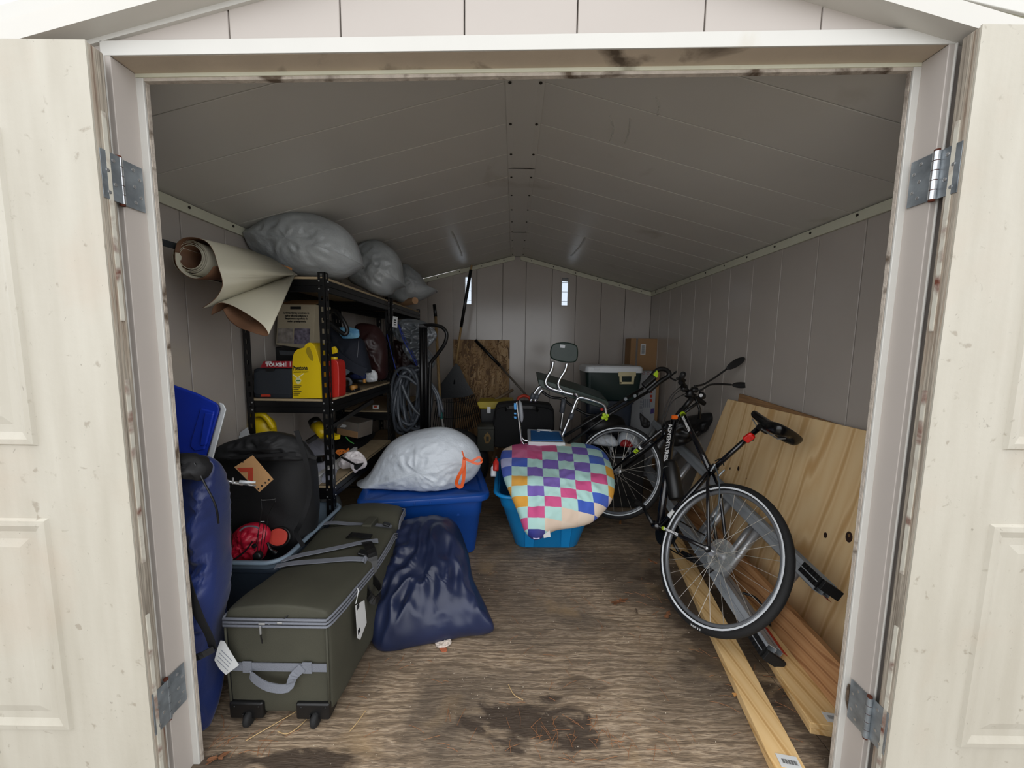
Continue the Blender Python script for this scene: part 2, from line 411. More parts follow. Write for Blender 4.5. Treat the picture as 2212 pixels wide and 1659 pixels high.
# outer skin above / around so that no light leaks except the windows
for i, (w_, ) in enumerate(((w1,), (w2,))):
    r = S('window_%d' % (i + 1), J(box(w_.x - .05, w_.x - .034, YB - .008, YB + .03, w_.z - .165, w_.z + .165), box(w_.x + .034, w_.x + .05, YB - .008, YB + .03, w_.z - .165, w_.z + .165), box(w_.x - .034, w_.x + .034, YB - .008, YB + .03, w_.z - .165, w_.z - .15), box(w_.x - .034, w_.x + .034, YB - .008, YB + .03, w_.z + .15, w_.z + .165)), VINI)
    for k in range(4):
        z0 = w_.z - .15 + (.0, .045, .15, .255)[k]; z1 = w_.z - .15 + (.042, .147, .252, .30)[k]
        ob('glass_block', box(w_.x - .032, w_.x + .032, YB + .004, YB + .016, z0, z1), GLS, r, bev=.003)
        ob('glazing_bar', box(w_.x - .033, w_.x + .033, YB + .002, YB + .018, z1, z1 + .003), BLKM, r)

# ceiling: panels running from ridge to eave, ridge cap with screws
ce = S('ceiling', J(prism([(XL - .12, .95, zc(XL - .12) + .012), (RX, .95, zc(RX) + .012), (RX, .95, zc(RX) + .06), (XL - .12, .95, zc(XL - .12) + .06)], (0, YB - .90, 0)),
                    prism([(RX, .95, zc(RX) + .012), (XR + .12, .95, zc(XR + .12) + .012), (XR + .12, .95, zc(XR + .12) + .06), (RX, .95, zc(RX) + .06)], (0, YB - .90, 0))), CEI, at=(0, 0, 0))
sy = [1.07, 1.242] + [1.504 + .262 * i for i in range(11)]; sy = [y for y in sy if y < YB] + [YB]
for a, b in zip(sy, sy[1:]):
    for xa, xb in ((XL, RX - .06), (RX + .06, XR)):
        ob('roof_panel', prism([(xa, a + .0015, zc(xa)), (xb, a + .0015, zc(xb)), (xb, a + .0015, zc(xb) + .012), (xa, a + .0015, zc(xa) + .012)], (0, b - a - .003, 0)), CEI, ce, bev=.0025)
for a, b in ((1.07, 2.18), (2.182, 3.35), (3.352, YB)):
    ob('ridge_cap', prism([(RX - .075, a, zc(RX - .075) - .004), (RX, a, zc(RX) - .012), (RX + .075, a, zc(RX + .075) - .004), (RX + .075, a, zc(RX + .075)), (RX - .075, a, zc(RX - .075))], (0, b - a, 0)), CEI, ce)
scw = lathe([(.002, 0), (.006, .001), (.0065, .003), (.0065, .004)], 8)
for i in range(11):
    for sx in (-1, 1):
        x = RX + sx * .058; ob('screw', TR(scw, MX((x, 1.50 + .262 * i, zc(x) - .012))), SCR, ce)
# dried drip marks on the roof panels are thin raised streaks of old adhesive
for pts in ([(975, 500), (985, 520), (995, 545), (997, 553)], [(1265, 513), (1255, 530), (1242, 545), (1234, 553)], [(1318, 250), (1325, 280), (1318, 305)], [(1362, 255), (1358, 285), (1350, 310)], [(1418, 210), (1424, 230), (1420, 250)]):
    nL = V3((-.257, 0, 1)) if pts[0][0] < 1110 else V3((.257, 0, 1))
    wp = [P(a, b, n=nL, o=(RX, 0, zc(RX) - .001)) for a, b in pts]
    wd = .022 if pts[0][1] > 400 else .007
    ob('adhesive_streak', strap(wp, (1, 0, 0), wd, .002), mat('old clear adhesive', '#d8d6cf', .2, bump=.8, bs=60, alpha=.35), ce)
# eave and gable trims inside
for i, (xa, xb, zz) in enumerate(((XL, XL + .014, zc(XL)), (XR - .014, XR, zc(XR)))):
    t = S('trim_%d' % (i + 1), box(xa, xb, 1.07, YB - .014, zz - .05, zz - .004), CRM, bev=.003)
    for k in range(12): ob('screw', TR(scw, MX((xb if i == 0 else xa, 1.2 + .262 * k, zz - .022), ry=PI / 2 if i == 0 else -PI / 2)), SCR, t)
for i, (xa, xb) in enumerate(((XL, RX - .03), (RX + .03, XR))):
    t = S('trim_%d' % (i + 3), prism([(xa, YB - .014, zc(xa) - .05), (xb, YB - .014, zc(xb) - .05), (xb, YB - .014, zc(xb) - .004), (xa, YB - .014, zc(xa) - .004)], (0, .013, 0)), CRM, bev=.003)
    for k in range(6):
        x = xa + (xb - xa) * (k + .5) / 6; ob('screw', TR(scw, MX((x, YB - .014, zc(x) - .028), rx=PI / 2)), SCR, t)
# seal between wall and roof
S('wall_back_upper', prism([(-.62, YB + .022, 0), (XR + .03, YB + .022, 0), (XR + .03, YB + .022, w1.z - .152), (-.62, YB + .022, w1.z - .152)], (0, .02, 0)), VINI)
S('wall_back_gable', J(prism([(-.62, YB + .022, w1.z + .17), (RX, YB + .022, w1.z + .17), (RX, YB + .022, zc(RX) + .01), (-.62, YB + .022, zc(-.62) + .01)], (0, .02, 0)), prism([(RX, YB + .022, w1.z + .17), (XR, YB + .022, w1.z + .17), (XR, YB + .022, zc(XR) + .01), (RX, YB + .022, zc(RX) + .01)], (0, .02, 0)),
   box(-.62, w1.x - .05, YB + .022, YB + .042, w1.z - .152, w1.z + .172), box(w1.x + .05, w2.x - .05, YB + .022, YB + .042, w1.z - .152, w1.z + .172), box(w2.x + .05, XR + .03, YB + .022, YB + .042, w1.z - .152, w1.z + .172)), VINI)

# ---------------------------------------------------------------- front wall with the doorway
JL, JR = -1.011, 1.056
def zh(x): return 2.053 + (x + 1.005) * .0225         # underside of the header (the shed has racked a little)
def zA(x): return min(2.085 + .253 * (x + 1.0456), 2.127 + .2024 * (1.082 - x))
wf = S('wall_front', J(box(XL - .03, JL - .03, 1.02, 1.06, -.02, zc(XL) - .01), box(JR + .03, XR + .03, 1.02, 1.06, -.02, zc(XR) - .01),
    prism([(JL - .03, 1.02, zh(JL) + .022), (RX, 1.02, zh(RX) + .022), (RX, 1.02, zc(RX) - .01), (JL - .03, 1.02, zc(JL) - .01)], (0, .04, 0)),
    prism([(RX, 1.02, zh(RX) + .022), (.86, 1.02, zh(.86) + .022), (.86, 1.02, zc(.86) - .01), (RX, 1.02, zc(RX) - .01)], (0, .04, 0))), VIN, at=(0, 0, 0))
xs_ = [XL - .03, -1.27] + [P(a, 95, Y=1.0).x for a in (250, 496, 736, 1003, 1246, 1520, 1771, 2050)] + [1.33, XR + .03]
xs_[2] = P(225, 100, Y=1).x; xs_[9] = P(2054, 80, Y=1).x
for a, b in zip(xs_, xs_[1:]):
    a2, b2 = a + .0015, b - .0015
    if b <= xs_[2] + .01 or a >= xs_[9] - .01: g = prism([(a2, 1.0, -.02), (b2, 1.0, -.02), (b2, 1.0, zA(b2) + .03), (a2, 1.0, zA(a2) + .03)], (0, .02, 0))
    else:
        top = [(b2, 1.0, zA(b2) + .03)] + ([(.0, 1.0, zA(0) + .03)] if a2 < 0 < b2 else []) + [(a2, 1.0, zA(a2) + .03)]
        g = prism([(a2, 1.0, zh(a2) + .03), (b2, 1.0, zh(b2) + .03)] + top, (0, .02, 0))
    ob('siding_panel', g, VIN, wf, bev=.003)
# door casing
S('trim_5', prism([(JL - .024, .992, zh(JL)), (JR + .02, .992, zh(JR)), (JR + .02, .992, zh(JR) + .036), (JL - .024, .992, zh(JL) + .034)], (0, .0045, 0)), WHT, bev=.001)
S('trim_6', prism([(JL, .9966, zh(JL)), (JR, .9966, zh(JR)), (JR, .9966, zh(JR) + .02), (JL, .9966, zh(JL) + .02)], (0, .0625, 0)), UND)
t7 = S('trim_7', prism([(JL, 1.053, zh(JL) - .009), (JR, 1.053, zh(JR) - .009), (JR, 1.053, zh(JR) + .01), (JL, 1.053, zh(JL) + .01)], (0, .016, 0)), CRM)
ob('weather_strip', prism([(JL, 1.056, zh(JL) - .017), (JR, 1.056, zh(JR) - .017), (JR, 1.056, zh(JR) - .009), (JL, 1.056, zh(JL) - .009)], (0, .013, 0)), JMB, t7)
for i, (x, s) in enumerate(((JL, -1), (JR, 1))):
    f = lambda a, b: (min(x + s * a, x + s * b), max(x + s * a, x + s * b))
    t = S('trim_%d' % (8 + i), J(box(*f(0, .022), .992, 1.06, -.03, zh(x)), box(*f(.022, .038), .996, 1.03, -.03, zh(x))), VIN, bev=.002)
    ob('door_stop', box(*f(-.019, .004), 1.053, 1.060, -.03, zh(x) - .009), WHT, t, bev=.002)
    ob('stop_edge', box(*f(-.020, .003), 1.0602, 1.071, -.03, zh(x) - .009), JMB, t, bev=.001)
    ob('casing_bead', box(*f(.014, .018), .988, .993, -.03, zh(x)), WHT, t, bev=.001)
# rake boards, soffit and fascia
for i, sg in enumerate((-1, 1)):
    xe = sg * 1.75
    A, B = V3((0, .975, zA(0))), V3((xe, .975, zA(0) - (.253 if sg < 0 else .2024) * 1.75))
    up = V3((0, 0, 1))
    def rk(y0, y1, z0, z1): return prism([V3((A.x, y0, A.z + z0)), V3((B.x, y0, B.z + z0)), V3((B.x, y0, B.z + z1)), V3((A.x, y0, A.z + z1))], (0, y1 - y0, 0))
    S('trim_%d' % (11 + 3 * i), rk(.992, 1.0, 0, .05), WHT)
    S('trim_%d' % (12 + 3 * i), rk(.968, 1.0, .036, .05), JMB if False else CRM)
    S('trim_%d' % (13 + 3 * i), rk(.960, .968, .036, .105), WHT, bev=.002)

# ---------------------------------------------------------------- doors, swung wide open
def ring_panel(xa, xb, za, zb, y, s, parent):
    V, F = [], []; prof = [(0, .0), (.005, .007), (.018, .008), (.036, .0014), (.056, .0014), (.078, .006)]
    for ins, pr in prof: V += [V3((xa + ins, y - pr, za + ins)), V3((xb - ins, y - pr, za + ins)), V3((xb - ins, y - pr, zb - ins)), V3((xa + ins, y - pr, zb - ins))]
    for i in range(len(prof) - 1):
        for k in range(4): F.append((i * 4 + k, i * 4 + (k + 1) % 4, (i + 1) * 4 + (k + 1) % 4, (i + 1) * 4 + k))
    n = len(prof) - 1; F.append(tuple(n * 4 + k for k in range(4)))
    ob('door_panel', (V, F), DOOR, parent)
def door(i, s, xe, ztop, slope):
    xo = xe + s * 1.0
    d = S('door_%d' % i, prism([(xe, .930, .04), (xo, .930, .04), (xo, .930, ztop + slope * 1.0), (xe, .930, ztop)], (0, .004, 0)), DOOR, at=(xe, .95, 0))
    ob('door_core', prism([(xe - s * .001, .934, .04), (xo, .934, .04), (xo, .934, ztop + slope), (xe - s * .001, .934, ztop - .002)], (0, .034, 0)), EDG, d, bev=.003)
    for k in range(3):
        z0 = .1 + .65 * k; ob('edge_strip', box(min(xe - s * .001, xe - s * .004), max(xe - s * .001, xe - s * .004), .941 + .004 * k, .950 + .004 * k, z0, z0 + .5), mat('peeling paint strip', '#c3bfb2', .8, dirt='#6a3a2a', ds=12, dthr=.5), d)
    return d
dl = door(1, -1, -1.003, 2.043, -.0)
dr = door(2, 1, 1.060, 2.094, 0)
a = P(105, 1120, Y=.93); b = P(150, 1575, Y=.93)
ring_panel(-1.62, a.x, b.z, a.z, .930, 1, dl); a2 = P(92, 963, Y=.93); ring_panel(-1.62, a.x - .003, a2.z, P(18, 275, Y=.93).z, .930, 1, dl)
a = P(2138, 1132, Y=.93); b = P(2076, 1612, Y=.93)
ring_panel(a.x, 1.8, b.z, a.z, .930, 1, dr); ring_panel(a.x + .003, 1.8, P(2165, 972, Y=.93).z, a.z + 1.02, .930, 1, dr)
def hinge(parent, s, xe, pxb, pyb, pxt, pyt, rust):
    """s=-1 left door. barrel from bottom pixel to top pixel"""
    top = P(pxt, pyt, Y=.985); bot = P(pxb, pyb, Y=.985); x = (JL + .003) if s < 0 else (JR - .003); z0, z1 = bot.z, top.z; h = z1 - z0
    hr = ob('hinge', J(box(min(x, x - s * .0015), max(x, x - s * .0015), .988, 1.046, z0, z1)), GALV, parent, bev=.0006)
    ob('door_leaf', box(min(xe, xe - s * .0015) - (0 if s > 0 else -.0005), max(xe, xe - s * .0015), .936, .984, z0, z1), GALV, parent, bev=.0006)
    n = 5
    for k in range(n):
        ob('knuckle', cyl((x - s * .002, .985, z0 + h * k / n + .001), (x - s * .002, .985, z0 + h * (k + 1) / n - .001), .0075, n=14), STEEL if rust != 2 else GALV, hr, smooth=False)
    ob('hinge_pin', cyl((x - s * .002, .985, z0 - .004), (x - s * .002, .985, z1 + .004), .0062, n=12), RUST, hr)
    for yy, zz in ((1.02, .15), (1.035, .3), (1.02, .5), (1.035, .7), (1.02, .87)):
        ob('screw', TR(lathe([(.004, 0), (.0045, .001), (.003, .0015)], 10), MX((x - s * .0015, yy, z0 + h * zz), ry=-s * PI / 2)), STEEL, hr)
    for yy, zz in ((.95, .15), (.965, .35), (.95, .6), (.965, .85)):
        ob('screw', TR(lathe([(.004, 0), (.0045, .001), (.003, .0015)], 10), MX((xe - s * .0015, yy, z0 + h * zz), ry=-s * PI / 2)), STEEL, hr)
ORG_T = None
hinge(dl, -1, -1.001, 264, 442, 254, 340, 1)
hinge(dl, -1, -1.001, 350, 1552, 345, 1468, 2)
hinge(dr, 1, 1.058, 2003, 432, 2016, 326, 1)
hinge(dr, 1, 1.058, 1868, 1592, 1878, 1506, 2)
# ---------------------------------------------------------------- fabrics and plastics
NAVY = mat('navy nylon', '#14224f', .4, var=.25, vs=5, bump=.12, bs=300, sheen=.15, col2='#1c2f6b')
NAVY2 = mat('navy satin nylon', '#182038', .34, var=.2, vs=4, bump=.06, bs=500, col2='#222b4a')
BBAG = mat('black nylon', '#0c0c0e', .68, var=.25, bump=.1, bs=350)
OLV = mat('olive canvas', '#3c3b2f', .75, var=.12, vs=7, bump=.2, bs=500, dirt='#6b6452', ds=5, dthr=.68)
GWEB = mat('grey webbing', '#6d7078', .8, var=.1, bump=.3, bs=250)
BLU = mat('blue cooler plastic', '#1936ac', .38, var=.06, bump=.03)
WPL = mat('white plastic', '#c9cdd0', .4, var=.04, bump=.02)
TOTE1 = mat('blue tote plastic', '#0d4494', .4, var=.08, bump=.03)
TOTE2 = mat('bright blue tote plastic', '#1088cc', .38, var=.06, bump=.03)
TOTE3 = mat('slate grey tote plastic', '#728290', .45, var=.07, bump=.05)
TOTE4 = mat('dark slate tote plastic', '#2c3642', .45, var=.08)
YEL = mat('yellow plastic', '#e0c010', .35, var=.05, bump=.03)
REDP = mat('red plastic', '#b3231a', .4, var=.06)
CARD = mat('cardboard', '#9a7752', .8, var=.08, vs=4, bump=.15, bs=120)
PAP = mat('white paper', '#cfd0cf', .8, var=.03, bump=0)
INK = mat('black ink', '#151515', .8, var=0, bump=0)
INKR = mat('red ink', '#a83820', .8, var=0, bump=0)
INKB = mat('blue ink', '#1d2f6b', .8, var=0, bump=0)
INKG = mat('green ink', '#3f7a35', .8, var=0, bump=0)
WTX = mat('white lettering', '#e4e4e4', .6, var=0, bump=0)
LIME = mat('lime plastic', '#a8c820', .45, var=.05, bump=0)
GBAG = mat('grey polythene', '#8f9496', .3, var=.12, vs=4, bump=.9, bs=38, col2='#a8acad')
WBAG = mat('white polythene', '#c9d0d8', .3, var=.06, vs=4, bump=.8, bs=45)
def cage(label): pass

# ---- tall navy tent bag beside the left jamb
o = [(352, 1000), (395, 985), (440, 985), (468, 1005), (470, 1060), (466, 1140), (470, 1230), (465, 1320), (448, 1420), (447, 1500), (455, 1560), (425, 1603), (395, 1600), (385, 1480), (360, 1200)]
pts = px(o, Y=1.17)
t = thing('tent_bag', 'tall navy nylon tent bag standing just inside the left door jamb', 'bag', (pts[0].x, 1.17, 0))
ob('bag_body', pillow(pts, (0, -1, 0), .06, .11, wr=.022, ws=13, seed=3, crease=.6, dirw=(.6, 1, 1.2), zmin=.001, rings=30, k=8, e=.6)[:2], NAVY, t, smooth=True)
ob('drawstring_mouth', pillow(px([(355, 1005), (375, 985), (400, 980), (430, 990), (450, 1010), (440, 1035), (400, 1025), (365, 1030)], Y=1.12), (0, -1, 0), .03, .05, wr=.02, ws=25, seed=5, crease=.6)[:2], BBAG, t, smooth=True)
ob('carry_strap', strap([P(385, 1170, Y=1.10), P(398, 1240, Y=1.092), P(425, 1320, Y=1.088), P(450, 1370, Y=1.10), P(460, 1400, Y=1.12)], (1, 0, -.6), .03, .003), BBAG, t)
ob('carry_strap', strap([P(395, 1428, Y=1.10), P(430, 1418, Y=1.09), P(462, 1402, Y=1.11)], (0, 0, 1), .022, .003), BBAG, t)
ob('cord', tube(cr([P(420, 1000, Y=1.10), P(440, 1040, Y=1.10), P(465, 1090, Y=1.11), P(472, 1130, Y=1.14)], 5), .003, 6), BLK, t)

# ---- blue cooler lying on its side
def PX(p, pp): return (P(*p[0], Y=pp[0]), )
cn = (0, -1, 0)
corner = [(300, 800), (362, 826), (425, 848), (473, 872), (476, 884), (447, 985), (440, 1000), (374, 975), (300, 965)]
t = thing('cooler', 'blue cooler tipped on its side with white lid above the navy tent bag', 'cooler', tuple(P(400, 980, Y=1.45)))
yb = 1.40
ob('cooler_body', prism(px(corner, Y=yb)[::-1], (-.22, .26, -.06)), BLU, t, bev=.012, seg=3)
lid = [(471, 868), (483, 872), (489, 884), (459, 996), (452, 1004), (440, 1001), (448, 985), (476, 884)]
ob('lid', prism(px(lid, Y=yb - .012)[::-1], (-.22, .28, -.06)), WPL, t, bev=.006)
rec = [(432, 882), (462, 890), (446, 952), (440, 972), (420, 975), (410, 965), (412, 950)]
ob('handle_recess', prism(px(rec, Y=yb - .006)[::-1], (0, .01, 0)), BLU, t, bev=.005, seg=3)
ob('carry_handle', prism(px([(441, 892), (461, 893), (444, 962), (431, 964), (432, 950)], Y=yb - .014)[::-1], (0, .012, 0)), BLU, t, bev=.005)

# ---- slate tote with black duffle inside, on a darker tote
t = thing('storage_tote', 'dark slate storage tote with recycling label under the grey tote', 'storage tote', (-1.2, 1.765, 0))
ob('tote_body', TR(loft([(0, .36, .48, .04), (.37, .415, .55, .045), (.37, .425, .56, .05), (.385, .425, .56, .05), (.385, .40, .535, .045), (.20, .38, .51, .04)], cap1=True), MX((-1.19, 1.765, 0))), TOTE4, t, bev=.003)
lb = P(463, 1297, Y=1.484)
decal(lb, (1, 0, 0), (0, 0, 1), .04, .048, PAP, t)
ob('recycling_mark', J(*[TR(prism([(-.003, 0, -.011), (.012, 0, -.011), (.007, 0, -.004), (0, 0, -.004)], (0, -.0008, 0)), MX((lb.x + .018, 1.4805, lb.z + .028)) @ Matrix.Rotation(2 * PI * k / 3, 4, 'Y')) for k in range(3)]), INKG, t)
ob('label_band', box(lb.x + .001, lb.x + .039, 1.480, 1.4815, lb.z + .001, lb.z + .006), INKB, t)
t = thing('storage_tote', 'slate grey open tote holding the black duffle and red kite bag', 'storage tote', (-1.19, 1.66, .24))
ax, ay = -1.185, 1.765
ob('tote_body', TR(loft([(.245, .33, .48, .05), (.25, .345, .50, .05), (.38, .37, .54, .05), (.42, .40, .575, .06), (.425, .39, .565, .055), (.38, .355, .525, .045), (.26, .33, .48, .04)], cap1=True), MX((ax, ay, 0))), TOTE3, t, smooth=False, bev=.002)
ob('tote_rim', tube([V3((ax + x, ay + y, .425)) for x, y in rrect(.42, .59, .07, 6)], 1, 6, closed=True, flat=(.012, .010)), TOTE3, t, smooth=True)
# duffle
o = [(455, 1015), (462, 975), (500, 952), (551, 946), (600, 942), (635, 952), (660, 972), (677, 1005), (682, 1080), (682, 1120), (668, 1180), (600, 1210), (500, 1210), (455, 1190)]
t = thing('duffle_bag', 'big black nylon duffle standing in the grey tote with cardboard tag', 'bag', tuple(P(580, 1210, Y=1.62)))
ob('bag_body', pillow(px(o, Y=1.74), (0, -1, 0), .12, .16, wr=.012, ws=8, seed=11, crease=.12, rings=20, e=.5, xmin=XL + .004)[:2], BBAG, t, smooth=True)
ob('gathered_mouth', pillow(px([(462, 990), (475, 962), (520, 946), (551, 936), (590, 933), (630, 942), (655, 960), (676, 988), (640, 994), (560, 992), (510, 996)], Y=1.56), (0, -1, 0), .045, .08, wr=.024, ws=16, seed=12, crease=.5, rings=16)[:2], BBAG, t, smooth=True)
ob('bag_strap', strap([P(640, 930, Y=1.5), P(662, 1000, Y=1.5), P(668, 1070, Y=1.52), P(650, 1130, Y=1.52), P(640, 1150, Y=1.55), P(655, 1180, Y=1.56)], (1, 0, 0), .02), BBAG, t)
ob('bag_strap', strap([P(455, 992, Y=1.54), P(560, 985, Y=1.505), P(640, 982, Y=1.50), P(684, 990, Y=1.55)], (0, 0, 1), .014), BBAG, t)
# cardboard tag on the duffle
tg = px([(506, 1009), (545, 984), (590, 1036), (560, 1063)], Y=1.47)
t = ob('cardboard_tag', prism(tg[::-1], (0, .003, 0)), mat('kraft card', '#b3895c', .8, var=.03), None, label='brown cardboard tag with red angle mark on the black duffle', cat='tag')
ob('red_mark', prism(px([(512, 1011), (546, 1010), (546, 1040), (535, 1036), (536, 1020), (519, 1020)], Y=1.4685)[::-1], (0, .001, 0)), INKR, t)
for k in range(4):
    a = P(556 + k * 7.5, 1057 - k * 6.5, Y=1.468); ob('care_symbol', prism([a, a + V3((.006, 0, -.002)), a + V3((.008, 0, .004)), a + V3((.002, 0, .006))], (0, .001, 0)), INK, t)
ob('tag_hole', TR(lathe([(.003, 0), (.003, .001)], 10), MX(tuple(P(525, 998, Y=1.467)), rx=PI / 2)), INK, t)

# ---- telescopic chrome arm and brass valve left of the tag
t = thing('folding_stove_arm', 'chrome telescopic tube with brass valve beside the black duffle', 'stove', tuple(P(500, 1050, Y=1.35)))
ob('outer_tube', cyl(P(470, 1036, Y=1.33), P(525, 1046, Y=1.36), .006), STEEL, t, smooth=True)
ob('inner_tube', cyl(P(525, 1046, Y=1.36), P(553, 1049, Y=1.38), .004), STEEL, t, smooth=True)
ob('clamp', cyl(P(517, 1041, Y=1.34), P(552, 1042, Y=1.36), .007, .004), WPL, t, smooth=True)
ob('clamp_screw', cyl(P(503, 1032, Y=1.34), P(503, 1045, Y=1.34), .003), STEEL, t)
ob('valve', TR(lathe([(.004, 0), (.012, .004), (.014, .012), (.012, .022), (.006, .026), (.004, .045)], 16), MX(tuple(P(480, 1082, Y=1.36)), ry=.3)), mat('brass', '#8a6a30', .35, 1, var=.1), t, smooth=True)
ob('gas_canister', TR(lathe([(.04, 0), (.048, .01), (.048, .31), (.035, .345), (.012, .36), (.012, .40)], 24), MX((P(472, 1160, Y=1.53).x, 1.53, .25))), mat('dark green paint', '#1b2f27', .4), t, smooth=True)

# ---- red kite pouch, wire stand, round black rimmed lens
o = [(480, 1205), (492, 1175), (505, 1150), (525, 1135), (550, 1130), (575, 1138), (583, 1155), (578, 1180), (570, 1205), (545, 1215), (505, 1217)]
t = thing('red_pouch', 'crumpled red nylon pouch lying in the front of the grey tote', 'pouch', tuple(P(530, 1210, Y=1.44)))
ob('pouch_body', pillow(px(o, Y=1.58), (0, -1, 0), .05, .05, wr=.014, ws=26, seed=21, crease=.7, rings=16, fan=P(570, 1200, Y=1.46))[:2], mat('red nylon', '#b01530', .45, var=.1, bump=.1), t, smooth=True)
ob('grey_piping', strap([P(518, 1147, Y=1.53), P(530, 1138, Y=1.53), P(548, 1137, Y=1.53), P(560, 1142, Y=1.53)], (0, 0, 1), .006), GWEB, t)
ob('grey_piping', strap([P(482, 1203, Y=1.53), P(492, 1205, Y=1.53), P(500, 1208, Y=1.53)], (0, .3, 1), .012), GWEB, t)
ob('pouch_strap', strap([P(474, 1218, Y=1.53), P(500, 1212, Y=1.5), P(530, 1190, Y=1.5), P(545, 1170, Y=1.5)], (0, .5, 1), .007), BBAG, t)
t = thing('wire_stand', 'thin black wire stand with white tips standing up from the red pouch', 'stand', tuple(P(560, 1205, Y=1.5)))
g = J(tube([P(556, 1200, Y=1.5), P(558, 1150, Y=1.5), P(566, 1100, Y=1.5), P(564, 1082, Y=1.5), P(567, 1079, Y=1.5), P(594, 1078, Y=1.5), P(595, 1084, Y=1.5), P(580, 1110, Y=1.5), P(574, 1150, Y=1.5), P(566, 1205, Y=1.5)], .0014, 6),
      tube([P(550, 1190, Y=1.5), P(562, 1128, Y=1.5), P(571, 1127, Y=1.5), P(561, 1200, Y=1.5)], .0014, 6))
ob('wire_frame', g, BLKM, t)
ob('white_tip', tube([P(564.5, 1080, Y=1.59), P(594, 1078, Y=1.59)], .002, 6), WTX, t)
ob('white_tip', tube([P(563, 1127, Y=1.58), P(571, 1127, Y=1.58)], .002, 6), WTX, t)
ob('clamp_body', TR(loft([(0, .03, .02, .006), (.02, .038, .028, .008), (.034, .02, .02, .006)]), MX(tuple(P(556, 1208, Y=1.5)), ry=.2)), BLK, t, smooth=True)
ob('clamp_knob', TR(lathe([(.004, 0), (.010, .002), (.010, .008), (.004, .010)], 14), MX(tuple(P(551, 1178, Y=1.5)), rx=PI / 2)), BLK, t)
c0 = P(601, 1160, Y=1.62)
t = thing('round_lens', 'round black rimmed disc with salmon face leaning beside the red pouch', 'lens', tuple(c0))
Mx = MX(tuple(c0), rx=PI / 2 - .35, ry=.1)
ob('rim', TR(tube([(.050 * math.cos(a) * 1.05, .042 * math.sin(a), 0) for a in [2 * PI * i / 32 for i in range(32)]], .006, 8, closed=True), Mx), BLK, t, smooth=True)
ob('lens_face', TR(lathe([(.042, -.002), (.042, .002), (.03, .003)], 28), Mx), mat('salmon plastic', '#c4483c', .4), t)
ob('lens_handle', tube(cr([P(578, 1172, Y=1.53), P(583, 1185, Y=1.53), P(592, 1192, Y=1.53), P(598, 1195, Y=1.53)], 4), [.005] * 8 + [.008] * 5, 8), BLK, t, smooth=True)

# ---- white panels behind the black duffle
t = thing('white_boards', 'small pile of white plastic boards behind the black duffle by the left wall', 'board', (-1.35, 1.9, 0))
for k in range(4):
    zt_ = P(500, 945 - 6 * k, Y=1.95).z
    ob('board', prism([(-1.474, 1.93 + .008 * k, .003), (-1.40, 1.93 + .008 * k, .003), (-1.40 - .01 * k, 1.93 + .008 * k, zt_ + .01), (-1.474, 1.93 + .008 * k, zt_ - .02)][::-1], (0, .006, 0)), WPL, t, bev=.001)

# ---- olive wheeled duffle case
CX, CY0, CY1, ZT = -.812, 1.19, 2.06, .435
t = thing('wheeled_duffle', 'large olive wheeled duffle case lying in front with grey zips and straps', 'suitcase', (CX, 1.6, 0), None)
def case(z0, z1, top):
    V, F = [], []; nx, ny = 10, 22
    W0 = .36
    ring = []
    for j in range(ny + 1):
        v = j / ny; y = CY0 + (CY1 - CY0) * v
        for i in range(nx + 1):
            u = i / nx
            pass
    return
def case_sec(v):
    """cross section (x-z loop) of the case at fraction v of its length"""
    y = CY0 + (CY1 - CY0) * v
    bul = math.sin(PI * min(1, max(0, v))) ** .5
    w = .178 + .012 * bul + .010 * noise.noise(V3((v * 5, 0, 3)))
    zt = ZT - .03 * math.sin(v * PI * 1.05) ** 2 * (1 if v < .7 else .6) - .05 * math.exp(-((v - .78) / .05) ** 2)
    cx = CX + .02 * math.sin(v * 2.5)
    pts = []
    sh = [(-1, .03), (-1.0, .14), (-1.02, .5), (-1.01, .86), (-.985, .95), (-.93, .985), (-.6, 1.01), (-.2, 1.03), (.2, 1.03), (.6, 1.01), (.93, .985), (.985, .95), (1.01, .86), (1.03, .5), (1.0, .14), (1, .03), (.93, 0), (0, 0), (-.93, 0)]
    for a, b in sh: pts.append(V3((cx + a * w, y, .035 + b * (zt - .035))))
    return pts
V, F = [], []; vs2 = [0, .004, .02, .06, .12, .2, .28, .36, .44, .52, .6, .66, .70, .74, .78, .82, .87, .92, .96, .985, 1]
for i, v in enumerate(vs2):
    s = case_sec(v); sc = {0: .97, 1: .99, len(vs2) - 1: .95, len(vs2) - 2: .985}.get(i, 1)
    cc = sum(s, V3()) / len(s)
    for p in s:
        q = cc + (p - cc) * sc; q.z += .006 * noise.noise(q * 9) if .1 < v < .99 and q.z > .2 else 0; q.x += .006 * noise.noise(q * 7)
        V.append(q)
n = len(case_sec(0))
for i in range(len(vs2) - 1):
    for k in range(n): F.append((i * n + k, (i + 1) * n + k, (i + 1) * n + (k + 1) % n, i * n + (k + 1) % n))
F.append(tuple(range(n))); F.append(tuple((len(vs2) - 1) * n + k for k in range(n))[::-1])
b_ = ob('case_body', (V, F), OLV, t, smooth=True)
sb = b_.modifiers.new('sub', 'SUBSURF'); sb.levels = 1; sb.render_levels = 1
yf = CY0 - .003
def cp(x, z, y=None): return V3((CX + x, (CY0 - .006) if y is None else y, z))
def side(sg, v, f): 
    s = case_sec(v); p = s[3] if sg < 0 else s[12]; q = s[4] if sg < 0 else s[11]
    return p + (q - p) * f + V3((sg * .004, 0, 0))
vv_ = [0, .02, .1, .2, .3, .4, .5, .6, .7, .78, .85, .92, .98, 1]
